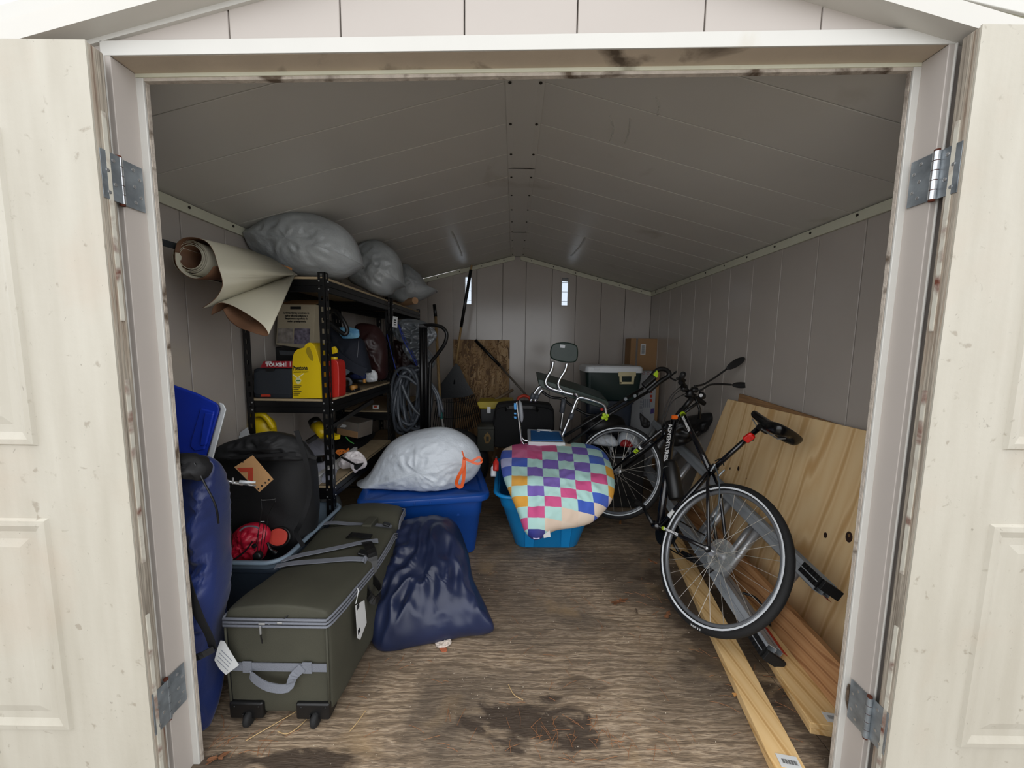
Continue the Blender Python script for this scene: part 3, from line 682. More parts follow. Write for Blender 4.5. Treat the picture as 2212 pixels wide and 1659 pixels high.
# three grey piping lines running round the lid
for k, f in enumerate((-.10, .25, .6)):
    zz = ZT - .03 - .013 + .013 * k
    loop = [side(1, v, f) for v in vv_] + [side(-1, v, f) for v in vv_[::-1]]
    loop = [V3((p.x, p.y, p.z)) for p in loop]
    fr = [V3((CX - .178, CY0 - .008, loop[-1].z)), V3((CX + .178, CY0 - .008, loop[0].z))]
    ob('zip_piping', tube(loop + fr, .0045, 6, closed=True), GWEB, t, smooth=True)
for x0_, x1_ in ((-.02, .012),):
    ob('zip_pull', TR(lathe([(.004, 0), (.004, .002)], 10), MX(tuple(cp(x0_, .385)), rx=PI / 2)), STEEL, t)
    ob('zip_pull', TR(box(-.011, .011, -.002, .002, -.004, .004), MX(tuple(cp(x0_ - .022, .388, CY0 - .012)))), STEEL, t, bev=.001)
    ob('zip_pull', TR(box(-.009, .009, -.002, .002, -.003, .003), MX(tuple(cp(x1_ + .008, .392, CY0 - .012)))), STEEL, t, bev=.001)
    ob('zip_tab', TR(box(-.003, .003, -.002, .002, -.03, 0), MX(tuple(cp(x0_ - .025, .382, CY0 - .016)))), STEEL, t, bev=.001)
    ob('zip_cord', tube([cp(-.045, .355, CY0 - .014), cp(-.046, .34, CY0 - .014), cp(-.044, .315, CY0 - .012)], .0022, 6), BLK, t)
    ob('zip_cord', tube(cr([cp(.02, .395), cp(.035, .405), cp(.06, .422, CY0 + .03)], 3), .0022, 6), BLK, t)
# end handle strap
ob('end_webbing', box(CX - .172, CX + .172, CY0 - .007, CY0 - .004, .205, .235), GWEB, t)
ob('end_handle', strap([cp(-.09, .205, CY0 - .010), cp(-.08, .195, CY0 - .02), cp(-.02, .175, CY0 - .035), cp(.045, .165, CY0 - .03), cp(.06, .195, CY0 - .015), cp(.09, .225, CY0 - .010)], (0, .1, 1), .03, .004), GWEB, t)
for xx in (-.105, .105): ob('handle_patch', box(CX + xx - .016, CX + xx + .016, CY0 - .010, CY0 - .006, .200, .242), GWEB, t, bev=.001)
# corner shells and wheels
for xx in (-.118, .118):
    sh = ob('wheel_housing', J(box(CX + xx - .06, CX + xx + .06, CY0 - .012, CY0 + .05, .022, .085)), BLK, t, bev=.008, seg=3)
    ob('wheel', TR(lathe([(.004, -.011), (.020, -.011), (.0255, -.006), (.0265, 0), (.0255, .006), (.020, .011), (.004, .011)], 24), MX((CX + xx + .01, CY0 - .010, .0265), ry=PI / 2)), RUB, sh, smooth=True)
    ob('axle_mount', box(CX + xx - .008, CX + xx - .003, CY0 - .02, CY0 + .01, .02, .05), BLK, sh, bev=.002)
    for dx in (-.04, .045): ob('rivet', TR(lathe([(.004, 0), (.003, .002)], 8), MX((CX + xx + dx, CY0 - .012, .07), rx=PI / 2)), BLKM, sh)
# side piping vertical
for sg in (-1, 1): ob('corner_piping', tube([(CX + sg * .174, CY0 - .002, .06), (CX + sg * .176, CY0 - .004, .2), (CX + sg * .176, CY0 - .004, .37)], .004, 6), OLV, t, smooth=True)
# compression straps over the top
def top_strap(vv, m, w_, rise=.006, x0=-1, x1=1):
    pts = []
    for a in (-.95, -.6, -.2, .2, .6, .9, 1.0):
        if not x0 <= a <= x1: continue
        v = vv(a); s = case_sec(v); y = CY0 + (CY1 - CY0) * v
        zt = s[7].z; pts.append(V3((CX + a * .178, y, zt + rise - .012 * max(0, abs(a) - .8) * 5)))
    return pts
ob('compression_strap', strap(top_strap(lambda a: .30 + .12 * (a + 1) * .35, GWEB, .03) + [V3((CX + .19, CY0 + .40, .33)), V3((CX + .192, CY0 + .40, .26))], (0, 1, 0), .03), GWEB, t)
ob('compression_strap', strap(top_strap(lambda a: .34 + .18 * (a + 1) * .6, GWEB, .03, .012), (0, 1, 0), .03), GWEB, t)
ob('compression_strap', strap(top_strap(lambda a: .72 + .03 * (a + 1), GWEB, .03, .01), (0, 1, 0), .03), GWEB, t)
ob('buckle', TR(box(-.022, .022, -.018, .018, -.006, .006), MX((CX + .155, CY0 + .37, ZT - .012), ry=.3)), BLK, t, bev=.004)
ob('buckle', TR(box(-.018, .018, -.014, .014, -.005, .005), MX((CX + .165, CY0 + .64, ZT - .012), ry=.3)), BLK, t, bev=.004)
ob('grab_handle', strap([V3((CX + .10, CY0 + .50, .40)), V3((CX + .15, CY0 + .43, .435)), V3((CX + .20, CY0 + .36, .41)), V3((CX + .205, CY0 + .33, .36))], (1, .3, 0), .04, .006), BLK, t)
ob('grab_handle', strap([V3((CX + .14, CY0 + .50, .43)), V3((CX + .05, CY0 + .50, .438)), V3((CX + .02, CY0 + .52, .42))], (0, 1, 0), .035, .006), BLK, t)
ob('side_handle', strap([V3((CX + .19, CY0 + .30, .34)), V3((CX + .215, CY0 + .27, .30)), V3((CX + .24, CY0 + .27, .27)), V3((CX + .25, CY0 + .31, .29)), V3((CX + .20, CY0 + .34, .33))], (0, .2, 1), .03, .005), BLK, t)
ob('front_pocket', box(CX + .05, CX + .10, CY0 + .60, CY0 + .70, ZT - .03, ZT + .002), OLV, t, bev=.006)
# paper tags on the case
t = ob('paper_tag', prism(px([(463, 1426), (470, 1400), (476, 1384), (484, 1385), (500, 1412), (516, 1437), (488, 1458), (474, 1445)], Y=CY0 - .026)[::-1], (0, .001, 0)), PAP, None, label='white printed paper tag hanging off the front left of the olive case', cat='tag')
for k in range(4): ob('print_line', prism(px([(468 + 3 * k, 1424 - 7 * k), (492 + 3 * k, 1448 - 7 * k), (492 + 3 * k, 1449.4 - 7 * k), (468 + 3 * k, 1425.4 - 7 * k)], Y=CY0 - .027)[::-1], (0, .0005, 0)), mat('grey ink', '#7d828c', .8, var=0), t)
for k in (): ob('print_line', prism([cp(-.185 + .010 * k, .232 - .010 * k, CY0 - .0165 - .003 * k), cp(-.150 + .010 * k, .200 - .004 * k, CY0 - .0225 - .003 * k), cp(-.150 + .010 * k, .202 - .004 * k, CY0 - .0225 - .003 * k), cp(-.185 + .010 * k, .234 - .010 * k, CY0 - .0165 - .003 * k)], (0, .0005, 0)), mat('grey ink', '#7d828c', .8, var=0), t)
xs2 = CX + .222
tg = [P(766, 1308, X=xs2), P(785, 1296, X=xs2), P(790, 1345, X=xs2), P(776, 1382, X=xs2), P(770, 1378, X=xs2)]
tg = [V3((xs2 + .004, p.y, p.z)) for p in tg]
t = ob('hang_tag', prism(tg, (-.0012, 0, 0)), PAP, None, label='white barcode hang tag on the right side of the olive case', cat='tag')
ym = sum(p.y for p in tg) / 5
ob('logo', box(xs2 + .0042, xs2 + .005, tg[0].y + .01, tg[0].y + .03, tg[0].z - .028, tg[0].z - .008), INK, t)
barcode((xs2 + .0045, tg[4].y + .005, tg[4].z + .008), (0, 1, 0), (0, 0, 1), .018, .018, t)
ob('tag_loop', tube(cr([V3((xs2, tg[0].y + .01, tg[0].z)), V3((xs2 + .006, tg[0].y + .02, tg[0].z + .04)), V3((xs2, tg[0].y + .03, tg[0].z + .05))], 4), .0015, 5), PAP, t)

# ---- navy sack slumped on the floor
nrm = (0, -.60, .80); op = (0, 1.55, .01)
o = [(797, 1330), (803, 1385), (832, 1412), (900, 1397), (1000, 1376), (1040, 1372), (1068, 1358), (1052, 1315), (1022, 1250), (1010, 1190), (985, 1130), (950, 1117), (890, 1122), (835, 1148), (805, 1185), (800, 1250)]
pp = [P(a, b, n=nrm, o=op) for a, b in o]
ob('drawstring_sack', pillow(pp, nrm, .13, .06, wr=.030, ws=8, seed=33, crease=.62, dirw=(1.3, 1, .6), rings=36, k=9, e=.5, zmin=.002, fan=P(795, 1210, n=nrm, o=op))[:2], NAVY2, None, smooth=True, label='crumpled navy satin sack slumped on the floor right of the olive case', cat='bag')

# ---- blue tote with lid and the white bin bag on top
TB = MX((-.585, 2.44, 0), rz=math.radians(12))
t = thing('storage_tote', 'royal blue storage tote with lid under the tied white bin bag', 'storage tote', (-.585, 2.44, 0))
ob('tote_body', TR(loft([(0, .60, .42, .05), (.012, .63, .45, .05), (.27, .69, .51, .055), (.275, .70, .52, .06), (.36, .715, .535, .06), (.40, .72, .54, .06)]), TB), TOTE1, t, bev=.003)
for xx in (-.2, 0, .2): ob('rib', TR(box(xx - .012, xx + .012, -.262, -.24, .28, .385), TB), TOTE1, t, bev=.006)
ob('tote_lid', TR(loft([(.385, .79, .61, .07), (.40, .80, .62, .075), (.422, .795, .615, .07), (.430, .77, .59, .06), (.430, .71, .53, .05), (.420, .69, .51, .05), (.420, .3, .2, .05)]), TB), TOTE1, t, bev=.003)
for xx in (-.06, .03): ob('latch_tab', TR(box(xx - .005, xx + .005, -.315, -.30, .395, .412), TB), TOTE1, t, bev=.003)
o = [(773, 1050), (800, 1020), (822, 985), (845, 955), (880, 936), (925, 925), (965, 924), (1000, 938), (1028, 962), (1040, 995), (1028, 1025), (1005, 1042), (975, 1056), (920, 1058), (860, 1056), (820, 1052)]
t = thing('bin_bag', 'full white bin bag tied with orange drawstring on the blue tote lid', 'bin bag', tuple(P(920, 1055, Y=2.36)))
bagg = pillow(px(o, Y=2.40), (0, -1, 0), .2, .16, wr=.018, ws=13, seed=41, crease=.35, rings=30, k=7, e=.5, zmin=.431, fan=P(1003, 990, Y=2.3))
ob('bag_body', bagg[:2], WBAG, t, smooth=True)
ORA = mat('orange drawstring plastic', '#d9571c', .4, var=.1, bump=.1)
yk = 2.15
kn = P(1003, 990, Y=yk)
ob('drawstring', strap([kn, P(1018, 996, Y=yk - .01), P(1035, 988, Y=yk), P(1041, 996, Y=yk), P(1030, 1002, Y=yk - .01), kn], (0, .4, 1), .014, .003), ORA, t)
ob('drawstring', strap([kn, P(1000, 1010, Y=yk - .01), P(990, 1030, Y=yk - .01), P(986, 1045, Y=yk), P(996, 1052, Y=yk), P(1002, 1030, Y=yk), kn], (1, 0, .1), .02, .003), ORA, t)
ob('drawstring', strap([kn, P(1000, 980, Y=yk), P(998, 974, Y=yk)], (1, 0, 0), .008, .003), ORA, t)
ob('knot', TR(lathe([(.002, -.008), (.009, -.005), (.011, 0), (.009, .005), (.002, .008)], 12), MX(tuple(kn), ry=1)), ORA, t, smooth=True)

# ---- bright blue tote and the patchwork pillow
t = thing('storage_tote', 'bright turquoise blue open tote under the patchwork pillow', 'storage tote', (.24, 2.66, 0))
TT = MX((.235, 2.66, 0), rz=math.radians(1))
ob('tote_body', TR(loft([(0, .40, .58, .06), (.012, .43, .61, .07), (.30, .60, .74, .08), (.31, .62, .76, .08), (.40, .66, .80, .09), (.405, .65, .79, .085), (.33, .60, .74, .08), (.05, .42, .58, .06)], cap1=True), TT), TOTE2, t, bev=.004)
ob('tote_rim', TR(tube([(x, y, .402) for x, y in rrect(.69, .83, .10, 6)], 1, 6, closed=True, flat=(.016, .012)), TT), TOTE2, t, smooth=True)
for xx in (-.12, .12): ob('body_rib', TR(prism([(xx - .03, -.300, .012), (xx + .03, -.300, .012), (xx + .04, -.373, .29), (xx - .04, -.373, .29)], (0, -.012, 0)), TT), TOTE2, t, bev=.008)
def patch():
    m, s = base('patchwork print', .8)
    u = s.new('UVMap'); sx = s.new('SeparateXYZ'); s.link(u.outputs[0], sx.inputs[0])
    wob = s.noise(s.coords(), 4, 2)
    U = s.math('MULTIPLY', sx.outputs[0], 1 / .108); Vv = s.math('MULTIPLY', s.math('ADD', sx.outputs[1], s.math('MULTIPLY', sx.outputs[0], .10)), 1 / .068)
    fu, fv = s.math('FLOOR', U), s.math('FLOOR', Vv)
    par = s.math('PINGPONG', s.math('ADD', fu, fv), 1)
    gu, gv = s.math('FLOOR', s.math('DIVIDE', s.math('ADD', fu, s.math('MULTIPLY', fv, .3)), 2.6)), s.math('FLOOR', s.math('DIVIDE', s.math('SUBTRACT', fv, fu), 3.4))
    cmb = s.new('CombineXYZ'); s.link(s.math('ADD', gu, 9.0), cmb.inputs[0]); s.link(s.math('ADD', gv, 4.0), cmb.inputs[1]); wn = s.new('TexWhiteNoise'); wn.noise_dimensions = '2D'; s.link(cmb.outputs[0], wn.inputs[0])
    c2 = s.new('CombineXYZ'); s.link(gu, c2.inputs[0]); s.link(gv, c2.inputs[1]); c2.inputs[0].default_value = 0
    wn2 = s.new('TexWhiteNoise'); wn2.noise_dimensions = '2D'
    c3 = s.new('CombineXYZ'); s.link(s.math('ADD', gu, 31.0), c3.inputs[0]); s.link(s.math('ADD', gv, 17.0), c3.inputs[1]); s.link(c3.outputs[0], wn2.inputs[0])
    A = s.ramp(wn.outputs['Value'], [(0, '#3f5fc0'), (.20, '#2f3487'), (.32, '#cf5389'), (.50, '#dfa23c'), (.64, '#7860b3'), (.74, '#4a6bc4'), (.86, '#e3cdb9')], True)
    B = s.ramp(wn2.outputs['Value'], [(0, '#b4dcd6'), (.28, '#e6d3c0'), (.52, '#b7bde6'), (.68, '#b4dcd6'), (.80, '#d4689a'), (.9, '#e6d3c0')], True)
    c = s.mix(par, A, B)
    c = s.mix(s.math('MULTIPLY', s.ramp(wob, [(.4, (0, 0, 0)), (.7, (1, 1, 1))]), .12), c, '#b9a58c')
    s.link(c, s.p.inputs['Base Color']); s.bump(s.noise(s.coords(), 120, 3), .15, .003); return m
nrm = V3((0, -.72, .69)); op = (0.2, 2.26, .14)
o = [(1085, 975), (1125, 960), (1165, 962), (1205, 960), (1245, 958), (1290, 968), (1315, 995), (1326, 1040), (1322, 1080), (1302, 1108), (1275, 1130), (1240, 1140), (1200, 1145), (1160, 1166), (1135, 1150), (1120, 1110), (1100, 1065), (1084, 1020)]
pp = [P(a, b, n=nrm, o=op) for a, b in o]
t = thing('patchwork_pillow', 'multicoloured checked pillow draped over the bright blue tote', 'pillow', tuple(pp[13]))
g = pillow(pp, nrm, .10, .05, wr=.022, ws=9, seed=54, crease=.3, rings=34, k=8, e=.42, p=2.6)
def bend(v):
    v = V3(v); h = (v - V3(op)).dot(nrm); b = v - nrm * h; d = b - V3((0, 0, H)); lo, hi = .5, 2.0
    for _ in range(30):
        m = (lo + hi) / 2; q = V3((0, 0, H)) + d * m; a_ = .49 + .18 * (q.y - 2.17); b_2 = .49 - 1.9 * (2.17 - q.y); k = .05
        gg = -k * math.log(math.exp(-a_ / k) + math.exp(-b_2 / k))
        if q.z > gg: lo = m
        else: hi = m
    q = V3((0, 0, H)) + d * lo; return q + nrm * h
g = ([bend(v) for v in g[0]], g[1], g[2])
ob('pillow_body', g[:2], patch(), t, smooth=True, uv=g[2])
a = P(1174, 1148, n=nrm, o=op) + nrm * .03
decal(bend(P(1174, 1164, n=nrm, o=op)) + nrm * .02, (1, .1, .15), (-.25, 0, 1), .04, .045, PAP, t, name='care_tag')
tt = decal(bend(P(1152, 1166, n=nrm, o=op)) + nrm * .015, (1, 0, .1), (0, 0, 1), .035, .02, mat('lilac tag', '#c6bfe0', .8), t, name='care_tag')
# bottles in the tote corner
for k, (x, y, c_, lab) in enumerate(((1066, 1020, WPL, 'white bottle lying in the left corner of the bright blue tote'), (1071, 1008, REDP, 'red capped bottle in the left corner of the bright blue tote'))):
    a = P(x, y, Y=2.42)
    tb = ob('bottle', TR(lathe([(.018, 0), (.02, .01), (.02, .06), (.008, .075), (.008, .085)], 14), MX((a.x, a.y, a.z - .03), rx=-.5)), c_, None, smooth=True, label=lab, cat='bottle')
    ob('cap', TR(lathe([(.009, .085), (.009, .10)], 12), MX((a.x, a.y, a.z - .03), rx=-.5)), BLK, tb)
# ---------------------------------------------------------------- black boltless shelving along the left wall
MDF = mat('tan particle board', '#a89576', .85, var=.1, vs=20, bump=.2, bs=150)
XF, XB = -1.005, XL + .02
YA, YM, YC = 2.0, 3.03, 4.0
def slotted(x0, y0, sx, sy, z1, L=.038, T=.002):
    """angle post: corner at x0,y0; legs run sx along x and sy along y; keyhole slots punched every 45 mm"""
    g = []
    def plate(ax):
        def b(u0, u1, z0, z_):
            if ax == 'x': g.append(box(min(x0 + sx * u0, x0 + sx * u1), max(x0 + sx * u0, x0 + sx * u1), min(y0, y0 + sy * T), max(y0, y0 + sy * T), z0, z_))
            else: g.append(box(min(x0, x0 + sx * T), max(x0, x0 + sx * T), min(y0 + sy * u0, y0 + sy * u1), max(y0 + sy * u0, y0 + sy * u1), z0, z_))
        b(0, .013, 0, z1); b(.025, L, 0, z1); z = .03
        b(.013, .025, 0, .02)
        while z < z1: b(.013, .025, z + .005, min(z1, z + .038)); z += .058
    plate('x'); plate('y'); return J(*g)
def shelf_unit(name, label, y0, y1, zs, at):
    t = thing(name, label, 'shelving', at, 'black boltless shelving units')
    for x, y, sx, sy in ((XF, y0, -1, 1), (XF, y1, -1, -1), (XB, y0, 1, 1), (XB, y1, 1, -1)):
        p = ob('post', slotted(x, y, sx, sy, 1.725), BLKM, t)
        for z in zs:
            for dz in (-.022, -.062):
                ob('rivet', TR(lathe([(.005, 0), (.004, .003)], 8), MX((x + sx * .030, y - sy * .002, z + dz), rx=PI / 2 if sy > 0 else -PI / 2)), STEEL, p)
                if x == XF: ob('rivet', TR(lathe([(.005, 0), (.004, .003)], 8), MX((x + .002, y + sy * .030, z + dz), ry=PI / 2)), STEEL, p)
    for z in zs:
        ob('shelf_board', box(XB + .004, XF - .004, y0 + .004, y1 - .004, z - .012, z), MDF, t)
        for yy in (y0 + .003, y1 - .015): ob('beam', J(box(XB, XF - .002, yy, yy + .012, z - .045, z - .014), box(XB, XF - .002, yy + .002, yy + .014, z - .078, z - .050), box(XB, XF - .002, yy + .004, yy + .008, z - .080, z + .002)), BLKM, t, bev=.003)
        for xx in (XF - .014, XB + .002): ob('beam', J(box(xx, xx + .012, y0 + .002, y1 - .002, z - .045, z - .014), box(xx, xx + .012, y0 + .002, y1 - .002, z - .078, z - .050), box(xx + .004, xx + .008, y0, y1, z - .080, z + .002)), BLKM, t, bev=.003)
    return t
shelf_unit('shelving_unit', 'near black steel shelving unit with slotted posts against the left wall', YA, YM, (.14, .555, 1.045, 1.70), (XF - .2, YA + .5, 0))
shelf_unit('shelving_unit', 'far black steel shelving unit behind the grey hose coil', YM + .045, YC, (.14, .42, .79, 1.13, 1.70), (XF - .2, YM + .5, 0))

# ---- three grey sacks on top
GB = [('near', [(500, 514), (500, 514), (530, 506), (570, 490), (630, 467), (680, 466), (730, 484), (762, 512), (776, 545), (781, 571), (781, 571), (760, 584), (740, 594), (700, 600), (640, 596), (605, 580), (560, 556), (522, 530)], 2.16, .16, .22, 'largest grey polythene sack nearest the door on top of the shelving'),
      ('mid', [(752, 600), (765, 545), (785, 526), (815, 521), (845, 535), (864, 560), (868, 590), (872, 615), (872, 615), (850, 622), (838, 634), (815, 636), (775, 618)], 2.75, .14, .2, 'middle grey polythene sack on top of the shelving'),
      ('far', [(836, 636), (862, 580), (880, 572), (908, 594), (908, 594), (922, 615), (942, 628), (942, 628), (915, 644), (880, 655), (850, 648)], 3.45, .12, .18, 'farthest and smallest grey sack on top of the shelving')]
for i, (nm, o, y, tf, tb, lab) in enumerate(GB):
    g = pillow(px(o, Y=y), (0, -1, .12), tf, tb, wr=.020, ws=13, seed=61 + i, crease=.35, rings=30, k=6, e=.5, zmin=1.703, xmin=XL + .02)
    ob('polythene_sack', g[:2], GBAG, None, smooth=True, label=lab, cat='sack', group='grey sacks on the shelving')
pe = P(897, 653, Y=3.32); pe.z = 1.735
t = ob('round_pole', cyl(pe, pe + V3((-.35, .38, 0)), .03, n=20), mat('raw wood plug', '#a98462', .8), None, label='short round wooden pole with its end showing under the farthest grey sack', cat='pole')

# ---- rolls of sheet flooring hanging off the top shelf, batten, wall bar
LIN = mat('cream linoleum', '#bcb7a3', .55, var=.03, vs=3, bump=.03, dirt='#8f7440', ds=6, dthr=.73); LINB = mat('brown linoleum backing', '#6a4a33', .7, var=.25, vs=8)
t = thing('linoleum_roll', 'two cream flooring rolls with brown backs jutting off the left wall end of the shelving', 'flooring roll', tuple(P(500, 600, Y=1.9)))
def scroll(cx, cz, r0, r1, turns, n=90, a0=0):
    return [V3((cx + (r0 + (r1 - r0) * i / n) * math.cos(a0 + 2 * PI * turns * i / n), 0, cz + (r0 + (r1 - r0) * i / n) * math.sin(a0 + 2 * PI * turns * i / n))) for i in range(n + 1)]
def sheet(pts, pts2, th, m, mb, name):
    """surface between two poly-lines, given a little thickness"""
    n = len(pts); V, F = [], []
    for a, b in zip(pts, pts2): V += [V3(a), V3(b)]
    for i in range(n - 1): F.append((2 * i, 2 * i + 2, 2 * i + 3, 2 * i + 1))
    o = ob(name, (V, F), m, t, smooth=True); o.data.materials.append(mb)
    sd = o.modifiers.new('thick', 'SOLIDIFY'); sd.thickness = th; sd.offset = 0; sd.material_offset = 1; sd.material_offset_rim = 1
    return o
def mapscroll(sc, y, ox, oz): return [V3((p.x + ox, y, p.z + oz)) for p in sc]
c1 = P(412, 556, Y=1.50); c1b = P(560, 600, Y=2.05)
sc = [(a, r) for a, r in [(i / 100 * 2 * PI * 4.4, .043 + .028 * i / 100 + .006 * noise.noise(V3((i * .12, 0, 0)))) for i in range(101)]]
def rollpts(c, sc, k): return [c + V3((r * k * math.cos(a + 2.2), 0, r * k * math.sin(a + 2.2))) for a, r in sc]
sheet(rollpts(c1, sc, 1), rollpts(c1b, sc, 1), .0022, LINB, LIN, 'inner_scroll')
# outer flap: goes round the scroll, sweeps right over the top shelf and folds back under
Yn, Yf = 1.47, 2.0
o1 = [(378, 545), (383, 525), (400, 514), (425, 514), (448, 524), (462, 545), (471, 575), (480, 605), (478, 625), (462, 648), (436, 666)]
fl = cr(px(o1, Y=Yn), 5)
back = cr(px([(500, 560), (505, 548), (520, 540), (540, 540), (560, 548), (590, 560), (640, 592), (636, 594), (630, 596), (600, 615), (560, 640)], Y=1.98), 5)
sheet(fl, back, .0022, LIN, LINB, 'upper_flap')
o1 = [(378, 545), (380, 570), (395, 590), (420, 602), (445, 596), (462, 575)]
sheet(cr(px(o1, Y=Yn), 5), cr(px([(500, 560), (502, 580), (515, 600), (540, 610), (560, 600), (575, 585)], Y=1.98), 5), .0022, LIN, LINB, 'roll_wall')
o2 = [(457, 680), (462, 662), (478, 654), (505, 662), (540, 682), (565, 700), (577, 715), (579, 724), (565, 724), (540, 716), (515, 706), (495, 690), (482, 668)]
b2 = [(560, 632), (575, 618), (590, 605), (610, 597), (625, 594), (632, 593), (636, 592), (637, 594), (634, 600), (625, 605), (610, 610), (600, 612), (590, 612)]
sheet(cr(px(o2, Y=1.50), 5), cr(px(b2, Y=1.95), 5), .0022, LIN, LINB, 'lower_flap')
c2 = P(516, 688, Y=1.56); c2b = P(600, 630, Y=1.95)
sc2 = [(i / 80 * 2 * PI * 3.2, .022 + .03 * i / 80) for i in range(81)]
sheet([c2 + V3((r * 1.2 * math.cos(a), 0, r * .8 * math.sin(a) - r * .55 * math.cos(a))) for a, r in sc2], [c2b + V3((r * .6 * math.cos(a), 0, r * .5 * math.sin(a))) for a, r in sc2], .002, LINB, LINB, 'lower_scroll')
a, b = P(470, 534, Y=1.72), P(628, 584, Y=2.02)
ob('wooden_batten', TR(box(0, (b - a).length, -.012, .012, -.012, .012), FR(a, b - a, (0, 0, 1))), wood_mat('orange batten', '#b07a45', '#9a6434', '#7c4d25', 'X', 20, 3), None, bev=.002, label='thin orange brown batten lying along the cream flooring roll', cat='batten')
a, b = P(345, 522, Y=1.40), P(384, 533, Y=1.52)
ob('metal_bar', TR(box(0, (b - a).length, -.006, .006, -.012, .012), FR(a, b - a, (0, 0, 1))), mat('dull grey steel', '#4a4f55', .5, .6), None, bev=.002, label='dull grey steel bar poking out behind the flooring roll by the left wall', cat='bar')

# ---- middle shelf (z 1.045)
Z1 = 1.0465
t = thing('tool_case', 'dark grey tool case with red band and black lid on the middle shelf', 'tool case', (-1.28, 2.2, Z1))
a, b = P(544, 858, Y=2.02), P(640, 858, Y=2.02); x0, x1 = a.x + .002, P(634, 858, Y=2.02).x - .002
CASE = mat('charcoal plastic', '#2b3036', .5, var=.08, bump=.1, bs=200)
ob('case_body', TR(loft([(0, x1 - x0 - .01, .20, .02), (.008, x1 - x0, .21, .024), (.155, x1 - x0 - .012, .205, .024), (.165, x1 - x0 - .05, .19, .02)]), MX(((x0 + x1) / 2, 2.125, Z1))), CASE, t, bev=.002)
ob('red_band', prism(px([(562, 794), (570, 780), (632, 780), (634, 795)], Y=2.014)[::-1], (0, .02, 0)), mat('crimson plastic', '#961c28', .45), t)
text('HYPER', .011, P(574, 783.5, Y=2.012), (1, 0, 0), (0, 0, 1), WTX, t, bold=.0003)
text('TOUGH', .026, P(574, 791, Y=2.012), (1, 0, 0), (0, 0, 1), WTX, t, bold=.0012, squash=1.1)
for xx in (606, 617, 626): ob('band_mark', prism(px([(xx, 781), (xx + 1.2, 781), (xx + 1.2, 792), (xx, 792)], Y=2.0125)[::-1], (0, .001, 0)), WTX, t)
ob('front_panel', prism(px([(548, 805), (570, 797), (630, 797), (630, 852), (552, 852), (548, 848)], Y=2.016)[::-1], (0, .006, 0)), CASE, t, bev=.003)
ob('latch', prism(px([(572, 795), (592, 795), (591, 802), (574, 802)], Y=2.008)[::-1], (0, .008, 0)), BLK, t, bev=.002)
ob('foot_latch', prism(px([(564, 852), (582, 852), (583, 857), (563, 857)], Y=2.010)[::-1], (0, .008, 0)), mat('orange red plastic', '#c03a22', .5), t)
t = thing('drill_case', 'black plastic drill case with carry handle standing behind the grey tool case', 'tool case', tuple(P(600, 855, Y=2.35)))
o = [(548, 790), (551, 748), (560, 744), (578, 746), (580, 750), (606, 750), (612, 745), (640, 744), (665, 750), (672, 800), (672, 845), (548, 845)]
ob('case_body', prism(px(o, Y=2.30)[::-1], (0, .09, 0)), BLK, t, bev=.006)
ob('carry_handle', prism(px([(602, 757), (640, 759), (640, 768), (604, 767)], Y=2.292)[::-1], (0, .01, 0)), mat('grey rubber', '#55585c', .6), t, bev=.003)
def jug(y, pts, hole, lab, name, lettering=True, col=YEL):
    t = thing(name, lab, 'jug', tuple(P(pts[0][0], pts[0][1], Y=y)))
    P3 = px(pts, Y=y); c = sum(P3, V3()) / len(P3)
    o = ob('jug_body', prism(P3[::-1], (0, .12, 0)), col, t, bev=.022, seg=4, ang=60)
    return t
# yellow antifreeze jug
yj = 2.008
t = thing('antifreeze_jug', 'upright yellow antifreeze jug at the front of the middle shelf', 'jug', tuple(P(664, 863, Y=yj)))
def jugbody(out, y, d, bv, m, t, hole=None):
    P3 = cr(px(out, Y=y), 3, True)
    return ob('jug_body', prism(P3[::-1], (0, d, 0)), m, t, bev=bv, seg=4, ang=50)
jugbody([(632, 861), (632, 861), (631, 800), (633, 768), (642, 755), (655, 751), (660, 744), (668, 740), (677, 744), (684, 760), (690, 782), (696, 805), (697, 861), (697, 861), (680, 864), (650, 864)], yj, .125, .02, YEL, t)
0 and ob('handle_loop', tube(cr([P(655, 778, Y=yj - .006), P(660, 764, Y=yj - .016), P(660, 748, Y=yj - .018), P(667, 741, Y=yj - .016), P(676, 745, Y=yj - .016), P(684, 762, Y=yj - .012), P(688, 785, Y=yj - .004)], 5), .011, 10), YEL, t, smooth=True)
ob('painted_hollow', prism(cr(px([(661, 760), (663, 751), (668, 750), (672, 758), (677, 775), (674, 780), (667, 772)], Y=yj - .002), 3, True)[::-1], (0, .005, 0)), mat('shaded yellow recess', '#a08a10', .6), t)  # flat plate; its darker yellow paints the shade inside the handle opening
jp = lambda a, b: P(a, b, Y=yj - .0015)
text('Prestone', .036, jp(632.5, 800), (1, 0, .04), (0, 0, 1), INK, t, bold=.0010, squash=.62)
text('ANTIFREEZE+COOLANT', .0075, jp(634, 805), (1, 0, .04), (0, 0, 1), INK, t)
ob('chevron', prism(px([(632, 808), (643, 815), (656, 806), (656, 808), (643, 817.5), (632, 810)], Y=yj - .001)[::-1], (0, .001, 0)), mat('white print', '#e6e0b8', .7, var=0), t)
ob('emblem', prism(px([(644, 814), (648, 817), (651, 822), (648, 828), (644, 830), (640, 828), (638, 822), (640, 817)], Y=yj - .001)[::-1], (0, .001, 0)), mat('cream print', '#ddd8a0', .7, var=0), t)
for k in range(6): ob('print_line', prism([jp(634, 833 + 4 * k), jp(651 - (k % 3) * 3, 833 + 4 * k), jp(651 - (k % 3) * 3, 834.2 + 4 * k), jp(634, 834.2 + 4 * k)][::-1], (0, .001, 0)), INK, t)
